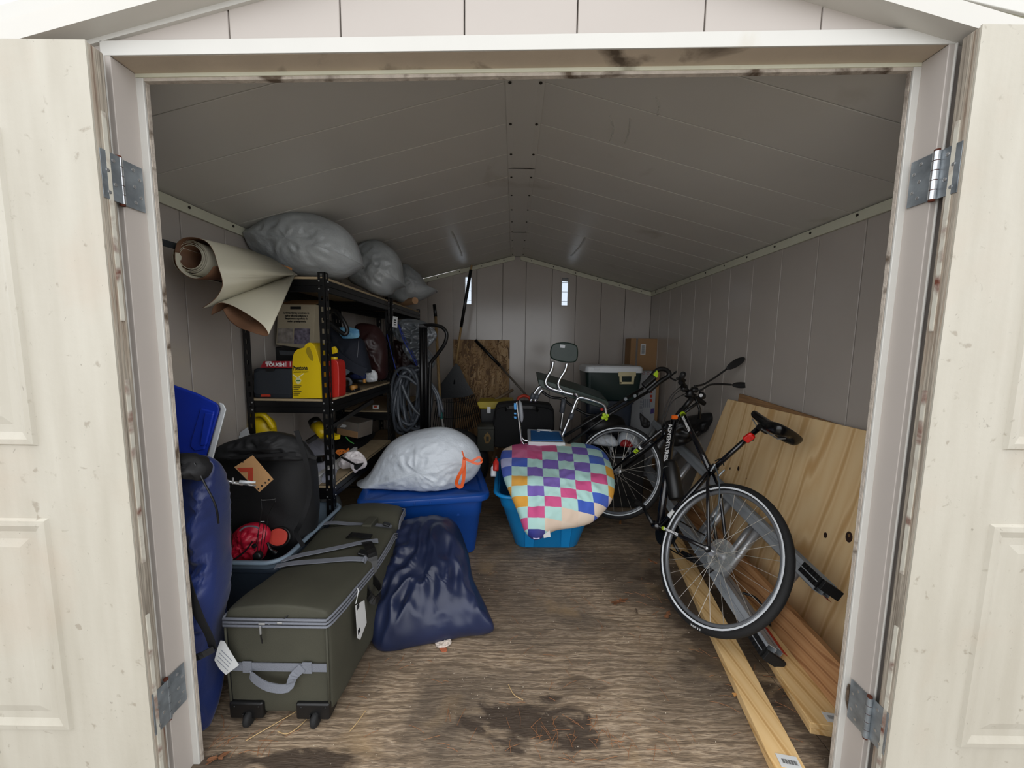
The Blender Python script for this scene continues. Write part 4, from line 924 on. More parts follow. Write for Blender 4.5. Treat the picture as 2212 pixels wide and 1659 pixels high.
ob('emblem_bar', prism([jp(640, 821), jp(649, 821), jp(649, 824), jp(640, 824)][::-1], (0, .0008, 0)), INKG, t)
t = thing('oil_bottle', 'red plastic oil bottle standing behind the near shelving post', 'bottle', tuple(P(722, 857, Y=2.08)))
jugbody([(700, 855), (700, 790), (704, 780), (714, 777), (724, 778), (731, 790), (732, 850), (728, 858), (710, 859)], 2.07, .09, .012, REDP, t)
ob('cap', cyl(P(722, 771, Y=2.11), P(722, 780, Y=2.11), .018), YEL, t)
ob('cap_wing', prism(px([(716, 750), (722, 748), (727, 756), (727, 762), (717, 765)], Y=2.11)[::-1], (0, .02, 0)), YEL, t, bev=.003)
# printed carton on the drill case
t = thing('printed_carton', 'cream carton printed in Spanish standing above the tool cases', 'box', tuple(P(640, 745, Y=2.28)))
BEI = mat('cream carton', '#a79c84', .75, var=.05, vs=6)
q_ = px([(596, 744), (601, 657), (681, 658), (676, 756)], Y=2.24)
ob('carton_body', prism(q_[::-1], (.02, .15, 0)), BEI, t, bev=.002)
ob('flap', prism([q_[1], q_[2], q_[2] + V3((.01, .10, .035)), q_[1] + V3((.03, .10, .035))], (0, .001, .002)), CARD, t)
cp2 = lambda a, b: P(a, b, Y=2.2385)
text('La forma rápida y económica de\naplicar siliconas selladoras y\nlimpiadores a superficies de\nmadera y mampostería.', .0165, cp2(640, 678), (1, 0, 0), (.03, 0, 1), INK, t, align='CENTER', bold=.0003, squash=.72)
ob('logo_block', prism(px([(627, 662), (650, 662), (650, 668), (627, 668)], Y=2.2385)[::-1], (0, .001, 0)), INK, t)
ob('photo_print', prism(px([(636, 709), (670, 710), (668, 744), (634, 743)], Y=2.2385)[::-1], (0, .001, 0)), mat('dark photo print', '#39313d', .6, var=.6, vs=40, bump=0, col2='#8b8494'), t)
ob('grid_print', prism(px([(600, 709), (633, 709), (632, 742), (598, 741)], Y=2.2385)[::-1], (0, .001, 0)), mat('grey photo print', '#6b6560', .6, var=.6, vs=30, bump=0, col2='#a59d95'), t)
for k in range(6): ob('grid_line', prism([cp2(600 + 6.4 * k, 709), cp2(600.6 + 6.4 * k, 709), cp2(599.6 + 6.4 * k, 741), cp2(599 + 6.4 * k, 741)][::-1], (0, .0004, 0)), mat('grid print', '#8c8577', .8, var=0), t)
# vacuum hose loop, dark blue bag, patterned pouch, maroon bag
ob('vacuum_hose', tube(cr([P(700, 680, Y=2.3), P(722, 672, Y=2.28), P(740, 690, Y=2.26), P(750, 712, Y=2.26), P(745, 722, Y=2.25), P(733, 715, Y=2.25), P(716, 700, Y=2.25), P(700, 688, Y=2.25)], 6), .013, 10), BLK, None, smooth=True, label='black hose loop hanging by the cream carton behind the near post', cat='hose')
NB = mat('dark navy fabric', '#0e1422', .8, var=.2, bump=.2)
t = thing('tool_bag', 'dark navy fabric tool bag standing on the middle shelf', 'bag', tuple(P(745, 810, Y=2.5)))
ob('bag_body', pillow(px([(706, 700), (730, 715), (778, 730), (790, 760), (800, 800), (795, 805), (760, 800), (725, 790), (702, 765)], Y=2.5), (0, -1, 0), .08, .12, wr=.012, ws=12, seed=71, crease=.3)[:2], NB, t, smooth=True)
ob('bag_strap', strap([P(702, 740, Y=2.38), P(730, 770, Y=2.36), P(765, 795, Y=2.38), P(790, 805, Y=2.42)], (.3, 0, 1), .06, .006), NB, t)
ob('zip', tube([P(775, 736, Y=2.41), P(772, 772, Y=2.40)], .0015, 5), GWEB, t)
pp = mat('blue floral print', '#2a6f9e', .6, bump=.1, vs=30, col2='#7db3cd', var=.3)
ob('patterned_pouch', pillow(px([(729, 712), (745, 706), (772, 711), (776, 718), (773, 730), (745, 732), (738, 728)], Y=2.44), (0, -1, 0), .02, .02, wr=.004, ws=30, seed=73)[:2], pp, None, smooth=True, label='light blue floral printed pouch tucked in the navy tool bag', cat='pouch')
MAR = mat('dark maroon vinyl', '#2a1212', .45, var=.3, bump=.2)
ob('maroon_bag', pillow(px([(770, 702), (800, 700), (822, 712), (834, 740), (836, 790), (832, 818), (800, 818), (785, 790), (775, 740)], Y=2.75), (0, -1, 0), .1, .12, wr=.02, ws=12, seed=74, crease=.5)[:2], MAR, None, smooth=True, label='dark maroon vinyl bag behind the navy tool bag on the middle shelf', cat='bag')
# white cap, gloves, clamp, handles
ob('crumpled_hat', pillow(px([(787, 805), (796, 799), (808, 799), (815, 808), (814, 822), (803, 825), (790, 823)], Y=2.6), (0, -1, .4), .035, .03, wr=.010, ws=26, seed=75, crease=.5, zmin=Z1)[:2], WPL, None, smooth=True, label='crumpled white cloth hat at the edge of the middle shelf', cat='hat')
ob('blue_glove', pillow(px([(756, 812), (770, 805), (785, 802), (791, 812), (785, 822), (765, 820)], Y=2.55), (0, -1, .4), .03, .03, wr=.012, ws=26, seed=76, crease=.5, zmin=Z1)[:2], mat('blue work glove fabric', '#1c2b5e', .8), None, smooth=True, label='blue work glove beside the white hat on the middle shelf', cat='glove')
ob('printed_cloth', pillow(px([(732, 795), (745, 793), (756, 800), (750, 808), (735, 812)], Y=2.5), (0, -1, .3), .02, .03, wr=.010, ws=26, seed=77, crease=.5, zmin=Z1)[:2], mat('pale blue cloth', '#7ba3bf', .8, col2='#c4d3dc'), None, smooth=True, label='pale blue cloth scrap behind the red oil bottle', cat='cloth')
t = thing('hand_planer', 'black electric planer with orange knob on the middle shelf', 'power tool', tuple(P(748, 845, Y=2.3)))
ob('tool_body', prism(px([(733, 852), (733, 836), (752, 833), (765, 836), (768, 846), (758, 850)], Y=2.3)[::-1], (0, .08, 0)), BLK, t, bev=.006)
ob('tool_handle', tube(cr([P(735, 836, Y=2.33), P(740, 820, Y=2.33), P(752, 818, Y=2.33), P(758, 826, Y=2.33), P(754, 836, Y=2.33)], 5), .010, 8), mat('grey rubber', '#55585c', .6), t, smooth=True)
ob('depth_knob', cyl(P(759, 838, Y=2.29), P(769, 835, Y=2.33), .015), mat('tan rubber', '#b07e3c', .5), t, smooth=True)
t = thing('screwdriver', 'screwdriver with black handle and amber end next to the planer', 'tool', tuple(P(775, 828, Y=2.45)))
ob('handle', cyl(P(760, 823, Y=2.45), P(786, 823, Y=2.45), .013, .015), BLK, t, smooth=True)
ob('end_cap', cyl(P(786, 823, Y=2.45), P(790, 823, Y=2.45), .016, .014), mat('tan rubber', '#b07e3c', .5), t, smooth=True)

# ---- lower shelf (z .555)
Z2 = .5565
def onz(a, b, z=Z2): return P(a, b, Z=z)
ob('folded_white_sheet', pillow([onz(700, 1045), onz(730, 1005), onz(700, 960), onz(655, 950), onz(640, 985)], (0, -.4, 1), .09, .01, wr=.02, ws=14, seed=81, crease=.6, zmin=Z2)[:2], mat('white cotton', '#b5b8c8', .85, bump=.1), None, smooth=True, label='crumpled white cotton cloth behind the near shelving post', cat='cloth')
t = ob('flat_pack_box', TR(box(0, .62, 0, .025, 0, .055), FR(onz(684, 1052), onz(806, 955) - onz(684, 1052), (0, 0, 1))), PAP, None, bev=.003, label='long flat white box with red print lying along the lower shelf edge', cat='box')
fr = FR(onz(684, 1052), onz(806, 955) - onz(684, 1052), (0, 0, 1))
ob('red_print', TR(box(.40, .50, -.001, 0, .01, .045), fr), mat('faded red print', '#a5304a', .7), t); ob('violet_print', TR(box(.50, .55, -.001, 0, .012, .05), fr), mat('violet print', '#4a3a78', .7), t)
for k in range(6): ob('print_line', TR(box(.02, .12, -.001, 0, .008 + .007 * k, .010 + .007 * k), fr), INK, t)
ob('crumpled_bag', pillow(px([(731, 1000), (742, 985), (760, 975), (780, 978), (792, 995), (790, 1008), (775, 1015), (766, 1022), (758, 1010), (738, 1012)], Y=2.22), (0, -1, .7), .045, .04, wr=.02, ws=24, seed=83, crease=.8, rings=16)[:2], mat('white pink striped plastic', '#c9bfc0', .5, col2='#d9d4d4', vs=40, bump=.5), None, smooth=True, label='crumpled white plastic bag hanging over the lower shelf edge', cat='bag')
t = thing('pistol_clamp', 'black pistol clamp lying across the crumpled white bag', 'clamp', tuple(P(765, 1000, Y=2.12)))
ob('clamp_bar', cyl(P(738, 988, Y=2.15), P(770, 1005, Y=2.10), .006), BLK, t); ob('clamp_grip', prism(px([(764, 1004), (784, 1001), (780, 1008), (770, 1016), (764, 1013)], Y=2.10)[::-1], (0, .02, 0)), BLK, t, bev=.004)
t = thing('taped_carton', 'small cardboard carton wrapped in clear tape on the lower shelf', 'box', tuple(P(760, 940, Y=2.75)))
fr2 = FR(P(727, 938, Y=2.72), P(777, 948, Y=2.66) - P(727, 938, Y=2.72), (0, 0, 1))
ob('carton_body', TR(box(0, .19, 0, .16, 0, .11), fr2), CARD, t, bev=.003)
ob('clear_tape', TR(J(box(-.001, .192, -.0015, 0, .05, .111), box(-.001, .192, -.001, .16, .110, .1125), box(.19, .192, 0, .16, 0, .11)), fr2), mat('shiny packing tape', '#86817a', .15, alpha=.6, bump=.2), t)
ob('white_decal', TR(prism([(.03, -.002, .06), (.05, -.002, .085), (.085, -.002, .085), (.09, -.002, .075), (.075, -.002, .065)], (0, .0005, 0)), fr2), PAP, t)
t = thing('flashlight', 'yellow work lamp with black rim behind the near shelving post', 'lamp', tuple(P(690, 925, Y=2.4)))
ob('lamp_body', cyl(P(683, 918, Y=2.35), P(700, 940, Y=2.3), .038, .03, 20), YEL, t, smooth=True)
ob('lamp_rim', cyl(P(678, 908, Y=2.37), P(684, 919, Y=2.35), .036, .04, 20), BLK, t, smooth=True)
ob('yellow_level', TR(box(0, .10, -.02, .02, -.015, .015), FR(P(705, 937, Y=2.3), P(740, 948, Y=2.25) - P(705, 937, Y=2.3), (0, 0, 1))), YEL, None, bev=.006, label='short yellow level right of the near shelving post', cat='level')
ob('power_tool_bag', pillow([onz(705, 1010), onz(735, 990), onz(790, 960), onz(810, 935), onz(770, 925), onz(720, 940)], (0, -.3, 1), .07, .01, wr=.02, ws=16, seed=85, crease=.5, zmin=Z2)[:2], BBAG, None, smooth=True, label='dark fabric bundle in the middle of the lower shelf', cat='bundle')
t = thing('orange_dice_strap', 'orange perforated strap lying on the dark fabric bundle', 'strap', tuple(P(735, 980, Y=2.3)))
ob('strap_body', prism(px([(724, 978), (727, 972), (738, 971), (745, 973), (752, 968), (753, 974), (746, 979), (737, 981), (733, 985)], Y=2.26)[::-1], (0, .015, 0)), mat('orange plastic', '#d9772a', .5), t, bev=.002)
for a, b in ((730, 978), (735, 975), (741, 976), (748, 972)): ob('hole_mark', TR(lathe([(.003, 0), (.003, .001)], 8), MX(tuple(P(a, b, Y=2.258)), rx=PI / 2)), INK, t)
ob('green_cord', tube(cr([P(747, 944, Y=2.4), P(755, 953, Y=2.38), P(764, 958, Y=2.36)], 4), .004, 6), mat('green rubber', '#4a9a4a', .5), None, smooth=True, label='short green cord end lying by the taped carton', cat='cord')
a, b = P(665, 958, Y=2.28), P(806, 868, Y=2.62)
ob('angle_bar', TR(box(0, (b - a).length, -.012, .012, -.002, .022), FR(a, b - a, (0, 0, 1))), BLKM, None, label='black steel angle bar slanting across the lower shelf', cat='bar')
ob('power_adapter', prism(px([(676, 988), (695, 987), (697, 999), (676, 1000)], Y=2.15)[::-1], (0, .04, 0)), BLK, None, bev=.004, label='small black adapter beside the black duffle top', cat='adapter')
ob('packed_sacks', pillow(px([(676, 1075), (700, 1068), (728, 1075), (735, 1110), (720, 1125), (680, 1125)], Y=2.5), (0, -1, 0), .08, .1, wr=.02, ws=16, seed=88, crease=.5)[:2], GBAG, None, smooth=True, label='grey polythene bundle under the lower shelf', cat='bundle')

# ---- second yellow jug on the near end of the lower shelf
t = thing('yellow_jug', 'yellow jug with black cap peeping over the black duffle', 'jug', tuple(P(555, 960, Y=2.12)))
ob('jug_body', pillow(px([(516, 948), (519, 928), (530, 912), (545, 902), (570, 899), (587, 908), (594, 932), (596, 990), (518, 990)], Y=2.12), (0, -1, 0), .07, .07, wr=.002, ws=5, seed=1, e=.4)[:2], YEL, t, smooth=True)
ob('handle_loop', tube(cr([P(545, 915, Y=2.08), P(544, 902, Y=2.06), P(552, 895, Y=2.05), P(566, 895, Y=2.05), P(578, 905, Y=2.06), P(590, 925, Y=2.07)], 5), .016, 10), YEL, t, smooth=True)
ob('cap', cyl(P(533, 918, Y=2.08), P(539, 910, Y=2.08), .02), BLK, t, smooth=True)
ob('spout', cyl(P(527, 908, Y=2.06), P(531, 915, Y=2.06), .012), BLK, t, smooth=True)

# ---- far shelving unit contents
for o, y, m, lab, nm, cat_ in (([(845, 742), (858, 735), (880, 745), (900, 760), (895, 800), (870, 812), (848, 800)], 3.3, MAR, 'dark maroon bag inside the far shelving unit', 'maroon_bag', 'bag'),
                         ([(740, 905), (745, 893), (780, 888), (812, 892), (812, 908), (770, 912)], 3.2, BBAG, 'black tool roll on the far unit seen under the middle shelf', 'tool_roll', 'tool roll')):
    ob(nm, pillow(px(o, Y=y), (0, -1, 0), .06, .1, wr=.02, ws=16, seed=90, crease=.5)[:2], m, None, smooth=True, label=lab, cat=cat_)
t = thing('blister_pack', 'small grey blister pack with red and white sticker on the far unit', 'package', tuple(P(815, 900, Y=3.15)))
ob('pack_body', prism(px([(802, 885), (828, 886), (829, 898), (803, 897)], Y=3.13)[::-1], (0, .05, 0)), mat('grey clear plastic', '#5c6468', .2), t, bev=.003)
ob('sticker', prism(px([(805, 875), (819, 875), (818, 884), (805, 883)], Y=3.128)[::-1], (0, .001, 0)), PAP, t); ob('sticker_print', prism(px([(807, 876), (814, 876), (814, 881), (807, 881)], Y=3.127)[::-1], (0, .001, 0)), INKR, t)
TARP = mat('silver tarpaulin', '#6d7276', .28, .2, var=.2, vs=8, bump=.4, bs=20)
for k, (o, y, lab) in enumerate((([(848, 705), (870, 690), (900, 690), (925, 700), (944, 722), (930, 745), (905, 755), (880, 745), (855, 730)], 3.1, 'crumpled silver tarpaulin stuffed high in the far shelving unit'), ([(870, 745), (900, 740), (930, 760), (940, 785), (925, 800), (900, 790), (880, 770)], 3.05, 'lower fold of silver tarpaulin behind the hand truck'))):
    ob('tarpaulin', pillow(px(o, Y=y), (0, -1, 0), .05, .1, wr=.035, ws=14, seed=92 + k, crease=.9, rings=20)[:2], TARP, None, smooth=True, label=lab, cat='tarpaulin')
t = ob('price_tag', prism(px([(849, 683), (859, 685), (858, 708), (847, 706)], Y=2.98)[::-1], (0, .001, 0)), PAP, None, label='white tag hanging on the blue rope beside the middle post', cat='tag')
for k in range(3): ob('print_block', prism(px([(851, 690 + 5 * k), (856, 690.5 + 5 * k), (856, 693 + 5 * k), (851, 692.5 + 5 * k)], Y=2.979)[::-1], (0, .0005, 0)), INK, t)
BROPE = mat('blue rope', '#1b2f80', .7)
ob('blue_rope', J(tube(cr([P(836, 722, Y=2.98), P(845, 760, Y=2.96), P(856, 800, Y=2.95), P(865, 820, Y=2.95)], 4), .004, 6), tube(cr([P(860, 700, Y=3.0), P(872, 735, Y=2.98), P(888, 765, Y=2.97), P(900, 790, Y=2.96)], 4), .005, 6), tube(cr([P(862, 702, Y=3.0), P(877, 735, Y=3.0), P(893, 765, Y=2.98), P(902, 788, Y=2.97)], 4), .003, 6)), BROPE, None, smooth=True, label='blue rope slung from the middle post round the grey hose', cat='rope')
# grey hose coil
HOS = mat('grey hose', '#4b5057', .38, var=.08, bump=.03)
t = thing('hose_coil', 'thick coil of grey hose hanging at the end of the shelving', 'hose', tuple(P(890, 930, Y=2.95)))
rnd = random.Random(3)
for k in range(13):
    cx, cz = 888 + rnd.uniform(-12, 14), 862 + rnd.uniform(-6, 8); rw, rh = 26 + rnd.uniform(-10, 8), 66 + rnd.uniform(-8, 6); tl = rnd.uniform(-.35, .35)
    pts = []
    for i in range(28):
        a = 2 * PI * i / 28; u, v = rw * math.cos(a), rh * math.sin(a)
        pts.append(P(cx + u * math.cos(tl) - v * math.sin(tl) * .6, cz + v, Y=2.93 + .012 * k + .05 * math.sin(a * 2 + k)))
    ob('hose_loop', tube(pts, .013, 8, closed=True), HOS, t, smooth=True)
for pts in ([(862, 812), (880, 815), (900, 830), (930, 850)], [(868, 830), (880, 860), (900, 890), (925, 905)], [(930, 830), (945, 860), (950, 900)], [(925, 820), (945, 850), (957, 890)]):
    ob('hose_loop', tube(cr([P(a, b, Y=2.90) for a, b in pts], 5), .013, 8), HOS, t, smooth=True)
# ---------------------------------------------------------------- right side: plywood, boards, ladder
pn, po = (-.9964, 0, .085), (1.405, 2, 0)
TH = V3(pn) * -.014
def on(a, b, off=0): return P(a, b, n=pn, o=V3(po) + V3(pn) * off)
tl, tr_ = on(1572, 862), on(1876, 932)
br = on(1812, 1430); d_ = (tl - tr_).normalized()
top_dir = (tr_ - tl).normalized()
tr2 = tr_ + top_dir * .12; br2 = V3((br.x, br.y, br.z))
dn = (on(1530, 962) - tl).normalized(); bl = tl + dn * ((tl.z - .005) / -dn.z)
t = ob('plywood_sheet', prism([tl, tr2, br2, bl][::-1], TH), PLY, None, label='large pale pine plywood sheet with dark knots leaning on the right wall', cat='plywood', bev=.001)
def knot(a, b, r, off=.0008):
    c = on(a, b, off); y = V3((0, 1, 0)); z = V3(pn).cross(y) * -1
    z = V3((.085, 0, .9964)); V = [c + y * math.cos(k * PI / 8) * r + z * math.sin(k * PI / 8) * r * 1.5 for k in range(16)]
    return prism(V, V3(pn) * .0006)
for a, b, r in ((1783, 1156, .009), (1834, 1160, .016), (1577, 1012, .006), (1595, 1012, .010), (1612, 1034, .004)): ob('knot', knot(a, b, r), mat('dark knot', '#2e1a10', .7, var=.4, vs=60), t)
ob('knot_core', knot(1834, 1157, .005, .0016), mat('knot heart', '#7a5a35', .7), t)
off2 = V3((-pn[0] * 0, 0, 0))
p2 = lambda a, b: P(a, b, n=pn, o=V3(po) + V3((.016, 0, 0)))
a, b = p2(1597, 850), p2(1878, 938); dd = (b - a).normalized(); a0 = a
ob('plywood_sheet', prism([a0, b + dd * .15, b + dd * .15 + V3((-.08, -.02, -.95)), a0 + V3((-.085, .06, .01 - a0.z))][::-1], TH), PLYE, None, label='second plywood sheet showing above and behind the large pale one', cat='plywood', bev=.001)
def beam3(name, a, b, w, h, m, side, label, cat, tilt=0):
    """board from a (near end, bottom left corner) to b"""
    a, b = V3(a), V3(b); L = (b - a).length; fr = FR(a, b - a, (0, 0, 1)) @ Matrix.Rotation(tilt, 4, 'X')
    V, F = box(0, L, -w, 0, 0, h)
    org = a; o = ob(name, ([fr @ v for v in V], F), m, None, bev=.002, label=label, cat=cat, at=tuple(a)); return o, fr
nA = P(1706, 1655, Z=.038)
o_, fr = beam3('pine_board', (.838, 1.035, 0), (1.135, 2.75, 0), .098, .036, PINE, 0, 'pale pine board with barcode sticker lying nearest the doorway centre', 'board')
s_ = decal(fr @ V3((.014, -.086, .0362)), fr.to_3x3() @ V3((1, 0, 0)), fr.to_3x3() @ V3((0, 1, 0)), .040, .062, PAP, o_, name='barcode_sticker')
for k in range(16): ob('barcode', TR(box(.026, .040, -.078 + .0028 * k, -.0768 + .0028 * k + (.0008 if k % 3 else 0), .0380, .0384), fr), INK, s_)
for k in range(4): ob('edge_nick', TR(box(.1 + .3 * k, .11 + .3 * k, -.099, -.097, .01, .02), fr), mat('dark knot', '#2e1a10'), o_)
for k, (zz, lab) in enumerate(((.0, 'lower board of the stacked pair with a barcode sticker at the right jamb'), (.0225, 'upper board of the stacked pair with barcode sticker beside the right jamb'))):
    o_, fr = beam3('pine_board', (1.065 - .004 * k, 1.18, zz), (1.36 - .004 * k, 2.95, zz), .165, .0215, PINE, 0, lab, 'board')
s_ = decal(fr @ V3((.014, -.125, .0216)), fr.to_3x3() @ V3((1, 0, 0)), fr.to_3x3() @ V3((0, 1, 0)), .036, .062, PAP, o_, name='barcode_sticker')
for k in range(14): ob('barcode', TR(box(.026, .040, -.116 + .003 * k, -.1145 + .003 * k, .0230, .0236), fr), INK, s_)
beam3('reddish_board', (1.19, 1.22, .046), (1.33, 2.75, .046), .035, .14, REDW, 0, 'reddish stud standing on edge against the foot of the pale plywood sheet', 'board', tilt=.30)
beam3('reddish_board', (1.25, 1.20, .055), (1.37, 2.75, .055), .10, .035, REDW, 0, 'reddish board lying flat behind the stud next to the right jamb', 'board', tilt=.62)
# ladder ------------------------------------------------
Ld = V3((.08, .99, .08)).normalized(); A0 = V3((1.045, 1.43, .078)); wv = V3((.225, .0, .345)); wl = wv.length; wu = wv.normalized()
out = Ld.cross(wu).normalized()
if out.x > 0: out = -out
LL = 2.75
t = thing('extension_ladder', 'aluminium extension ladder lying on its side between the bicycle and the plywood', 'ladder', tuple(A0))
def lad(L0, L1, s0, s1, o0, o1):
    p = lambda l, s, o: A0 + Ld * l + wu * s + out * o
    V = [p(l, s, o) for l in (L0, L1) for s, o in ((s0, o0), (s1, o0), (s1, o1), (s0, o1))]
    return V, [(0, 1, 2, 3), (7, 6, 5, 4), (0, 4, 5, 1), (1, 5, 6, 2), (2, 6, 7, 3), (3, 7, 4, 0)]
ALD = mat('dull aluminium rail', '#aeb3b8', .42, .3, var=.15, vs=6, bump=.05)
for s0, sg in ((0, 1), (wl, -1)):
    for o0 in (0, -.052):
        r = ob('rail', J(lad(0 if o0 == 0 else .02, LL, s0 + sg * .030, s0 + sg * .033, o0 - .046, o0), lad(0 if o0 == 0 else .02, LL, s0, s0 + sg * .060, o0 - .003, o0), lad(0 if o0 == 0 else .02, LL, s0, s0 + sg * .060, o0 - .046, o0 - .043), lad(0 if o0 == 0 else .02, LL, s0 + sg * .057, s0 + sg * .060, o0 - .046, o0), lad(0, LL, s0 + sg * .020, s0 + sg * .024, o0 - .006, o0 + .005)), ALD, t)
    e = ob('end_shoe', lad(-.01, .10, s0 - sg * .001, s0 + sg * .045, .0005, .0025), BLK, t)
    ob('rubber_foot', lad(-.02, -.002, s0 - sg * .001, s0 + sg * .040, -.095, -.004), RUB, t, bev=.002)
    ob('red_label', lad(.0, .14, s0 + sg * .0605, s0 + sg * .0615, -.098, -.075), REDP, t)
    for k in range(5): ob('shoe_rib', lad(-.005 + .020 * k, .003 + .020 * k, s0, s0 + sg * .043, .0025, .0045), RUB, t)
for sec, o0 in ((0, -.024), (1, -.076)):
    for k in range(8):
        l = .13 + .305 * k + (.42 if sec else 0); a = A0 + Ld * l + out * o0; ob('rung', cyl(a + wu * .004, a + wu * (wl - .004), .0195, n=16), ALU, t, smooth=True)
ob('rope_hook', tube(cr([A0 + Ld * .33 + V3((.10, 0, .02)), A0 + Ld * .28 + V3((.14, 0, .03)), A0 + Ld * .2 + V3((.15, 0, .01)), A0 + Ld * .16 + V3((.14, 0, -.01))], 5), .006, 8), BLK, t)

# ---------------------------------------------------------------- bicycle
psi, th = .21923537, .50115331
ba = V3((-math.sin(psi), math.cos(psi), 0)); bl_ = V3((-math.cos(psi), -math.sin(psi), 0))
bu = V3((0, 0, 1)) * math.cos(th) - bl_ * math.sin(th); bn = bl_ * math.cos(th) + V3((0, 0, 1)) * math.sin(th)
BC = V3((.989, 1.691, .371))
def B(a, u, n=0): return BC + ba * a + bu * u + bn * n
def PB(a, b, off=0): return P(a, b, n=bn, o=BC + bn * off)
FRM = mat('glossy black frame paint', '#08090f', .18, var=.2, bump=0, coat=.6)
RIM = mat('grey alloy rim', '#85888c', .35, .6, var=.05, bump=0)
REFL = mat('reflective sidewall stripe', '#e2e6ea', .35, 0, var=0, bump=0)
SPK = mat('steel spoke', '#b5b0a6', .35, .5, var=.1, bump=0)
bike = thing('bicycle', 'black hybrid bicycle leaning right against the aluminium ladder', 'bicycle', (BC.x, BC.y, .036))
def wheel(c, a, u, n, name, R=.352, disc=False, parent=bike):
    M = Matrix((a, u, n)).transposed().to_4x4(); M.translation = c
    def tor(r, flat, k=64, m=12): return TR(tube([(r * math.cos(2 * PI * i / k), r * math.sin(2 * PI * i / k), 0) for i in range(k)], 1, m, closed=True, flat=(*flat, (0, 0, 1))), M)
    w_ = ob(name, tor(R - .044, (.011, .0125), 64, 8), RIM, parent, smooth=True)
    ob('tyre', tor(R - .020, (.020, .0195)), RUB, w_, smooth=True)
    ob('reflective_stripe', J(tor(R - .031, (.0022, .0022), 64, 6)), REFL, w_) if False else None
    for s in (1, -1):
        V, F = [], []; k = 64
        for i in range(k):
            for rr, zz in ((R - .0335, .0170), (R - .0250, .0196)): V.append(M @ V3((rr * math.cos(2 * PI * i / k), rr * math.sin(2 * PI * i / k), s * (zz + .0012))))
        for i in range(k): F.append((2 * i, 2 * ((i + 1) % k), 2 * ((i + 1) % k) + 1, 2 * i + 1))
        ob('reflective_stripe', (V, F), REFL, w_)
    ob('hub', TR(lathe([(.006, -.05), (.007, -.034), (.024, -.033), (.024, -.030), (.013, -.026), (.013, .026), (.024, .030), (.024, .033), (.007, .034), (.006, .05)], 18), M), STEEL, w_, smooth=False)
    if disc: ob('spoke_protector', TR(lathe([(.02, -.030), (.075, -.026), (.078, -.024), (.02, -.0285)], 36), M), mat('clear spoke protector', '#9c9f9e', .25, alpha=.35, var=.05, bump=0), w_)
    if disc:
        ob('cassette', TR(lathe([(.05, -.040), (.05, -.037), (.04, -.0365), (.042, -.048), (.030, -.049), (.030, -.06)], 30), M), mat('dark sprocket steel', '#2b2b2c', .4, .9), w_)
    N = 28
    for i in range(N):
        sd = 1 if i % 2 else -1; a0 = 2 * PI * i / N; a1 = a0 + (.9 if (i // 2) % 2 else -.9)
        ob('spoke', TR(tube([(.023 * math.cos(a1), .023 * math.sin(a1), sd * .031), ((R - .054) * math.cos(a0), (R - .054) * math.sin(a0), 0)], .0011, 5), M), SPK, w_)
    return w_, M
rw, RM = wheel(BC, ba, bu, bn, 'rear_wheel', .352, True)
st = .588
n2 = bn * math.cos(st) - ba * math.sin(st); a2_ = ba * math.cos(st) + bn * math.sin(st)
FC = BC + ba * 1.05 + bu * .06
fw, FM = wheel(FC, a2_, bu, n2, 'front_wheel', .352)
BB, SC, HT, HB = (.40, -.075), (.262, .362), (.714, .650), (.748, .530)
def T(p, q, r, name, m=FRM, par=bike, n=12, r2=None, l0=0, l1=0):
    return ob(name, tube([B(*p, l0), B(*q, l1)], [r, r2 or r], n), m, par, smooth=True)
T(BB, SC, .0155, 'seat_tube'); tt = T((.262, .345), (.716, .632), .0165, 'top_tube'); dt = T((.745, .555), BB, .022, 'down_tube'); T(HT, HB, .021, 'head_tube')
ob('bottom_bracket', tube([B(*BB, -.045), B(*BB, .045)], .022, 16), FRM, bike, smooth=True)
for s in (-1, 1):
    ob('seat_stay', tube([B(.262, .345, s * .014), B(.20, .28, s * .045), B(.0, .012, s * .062)], .0085, 8), FRM, bike, smooth=True)
    cs = ob('chain_stay', tube([B(.385, -.07, s * .02), B(.28, -.05, s * .05), B(.0, -.0, s * .062)], .0095, 8), FRM, bike, smooth=True)
    ob('dropout', TR(lathe([(.018, -.003), (.018, .003), (.008, .005)], 14), Matrix.Translation(bn * s * .062) @ RM), BLKM, bike)
    ob('axle_nut', TR(lathe([(.009, .0), (.009, .008), (.005, .012)], 8), Matrix.Translation(bn * s * .064) @ RM), STEEL, bike)
crown = B(.752, .49)
ob('fork_crown', tube([B(*HB), crown], .020, 12), FRM, bike, smooth=True)
for s in (-1, 1):
    f = ob('fork_blade', tube([crown + n2 * s * .01, crown + n2 * s * .055 + (FC - crown) * .08, FC + n2 * s * .056], [.013, .014, .009], 10), FRM, bike, smooth=True)
    if s == 1:
        m_ = crown + n2 * .055 + (FC - crown) * .5; fv = (FC - crown).normalized()
        for k, c_ in ((-.03, REFL), (0, LIME), (.02, LIME)): ob('frame_graphic', tube([m_ + fv * (k), m_ + fv * (k + .016)], .0135, 10), c_, f)
sp_ = ob('seat_post', tube([B(.275, .33), B(.125, .655)], .0135, 12), FRM, bike, smooth=True)
ob('seat_clamp', tube([B(.266, .352), B(.250, .385)], .021, 12), BLKM, bike, smooth=True)
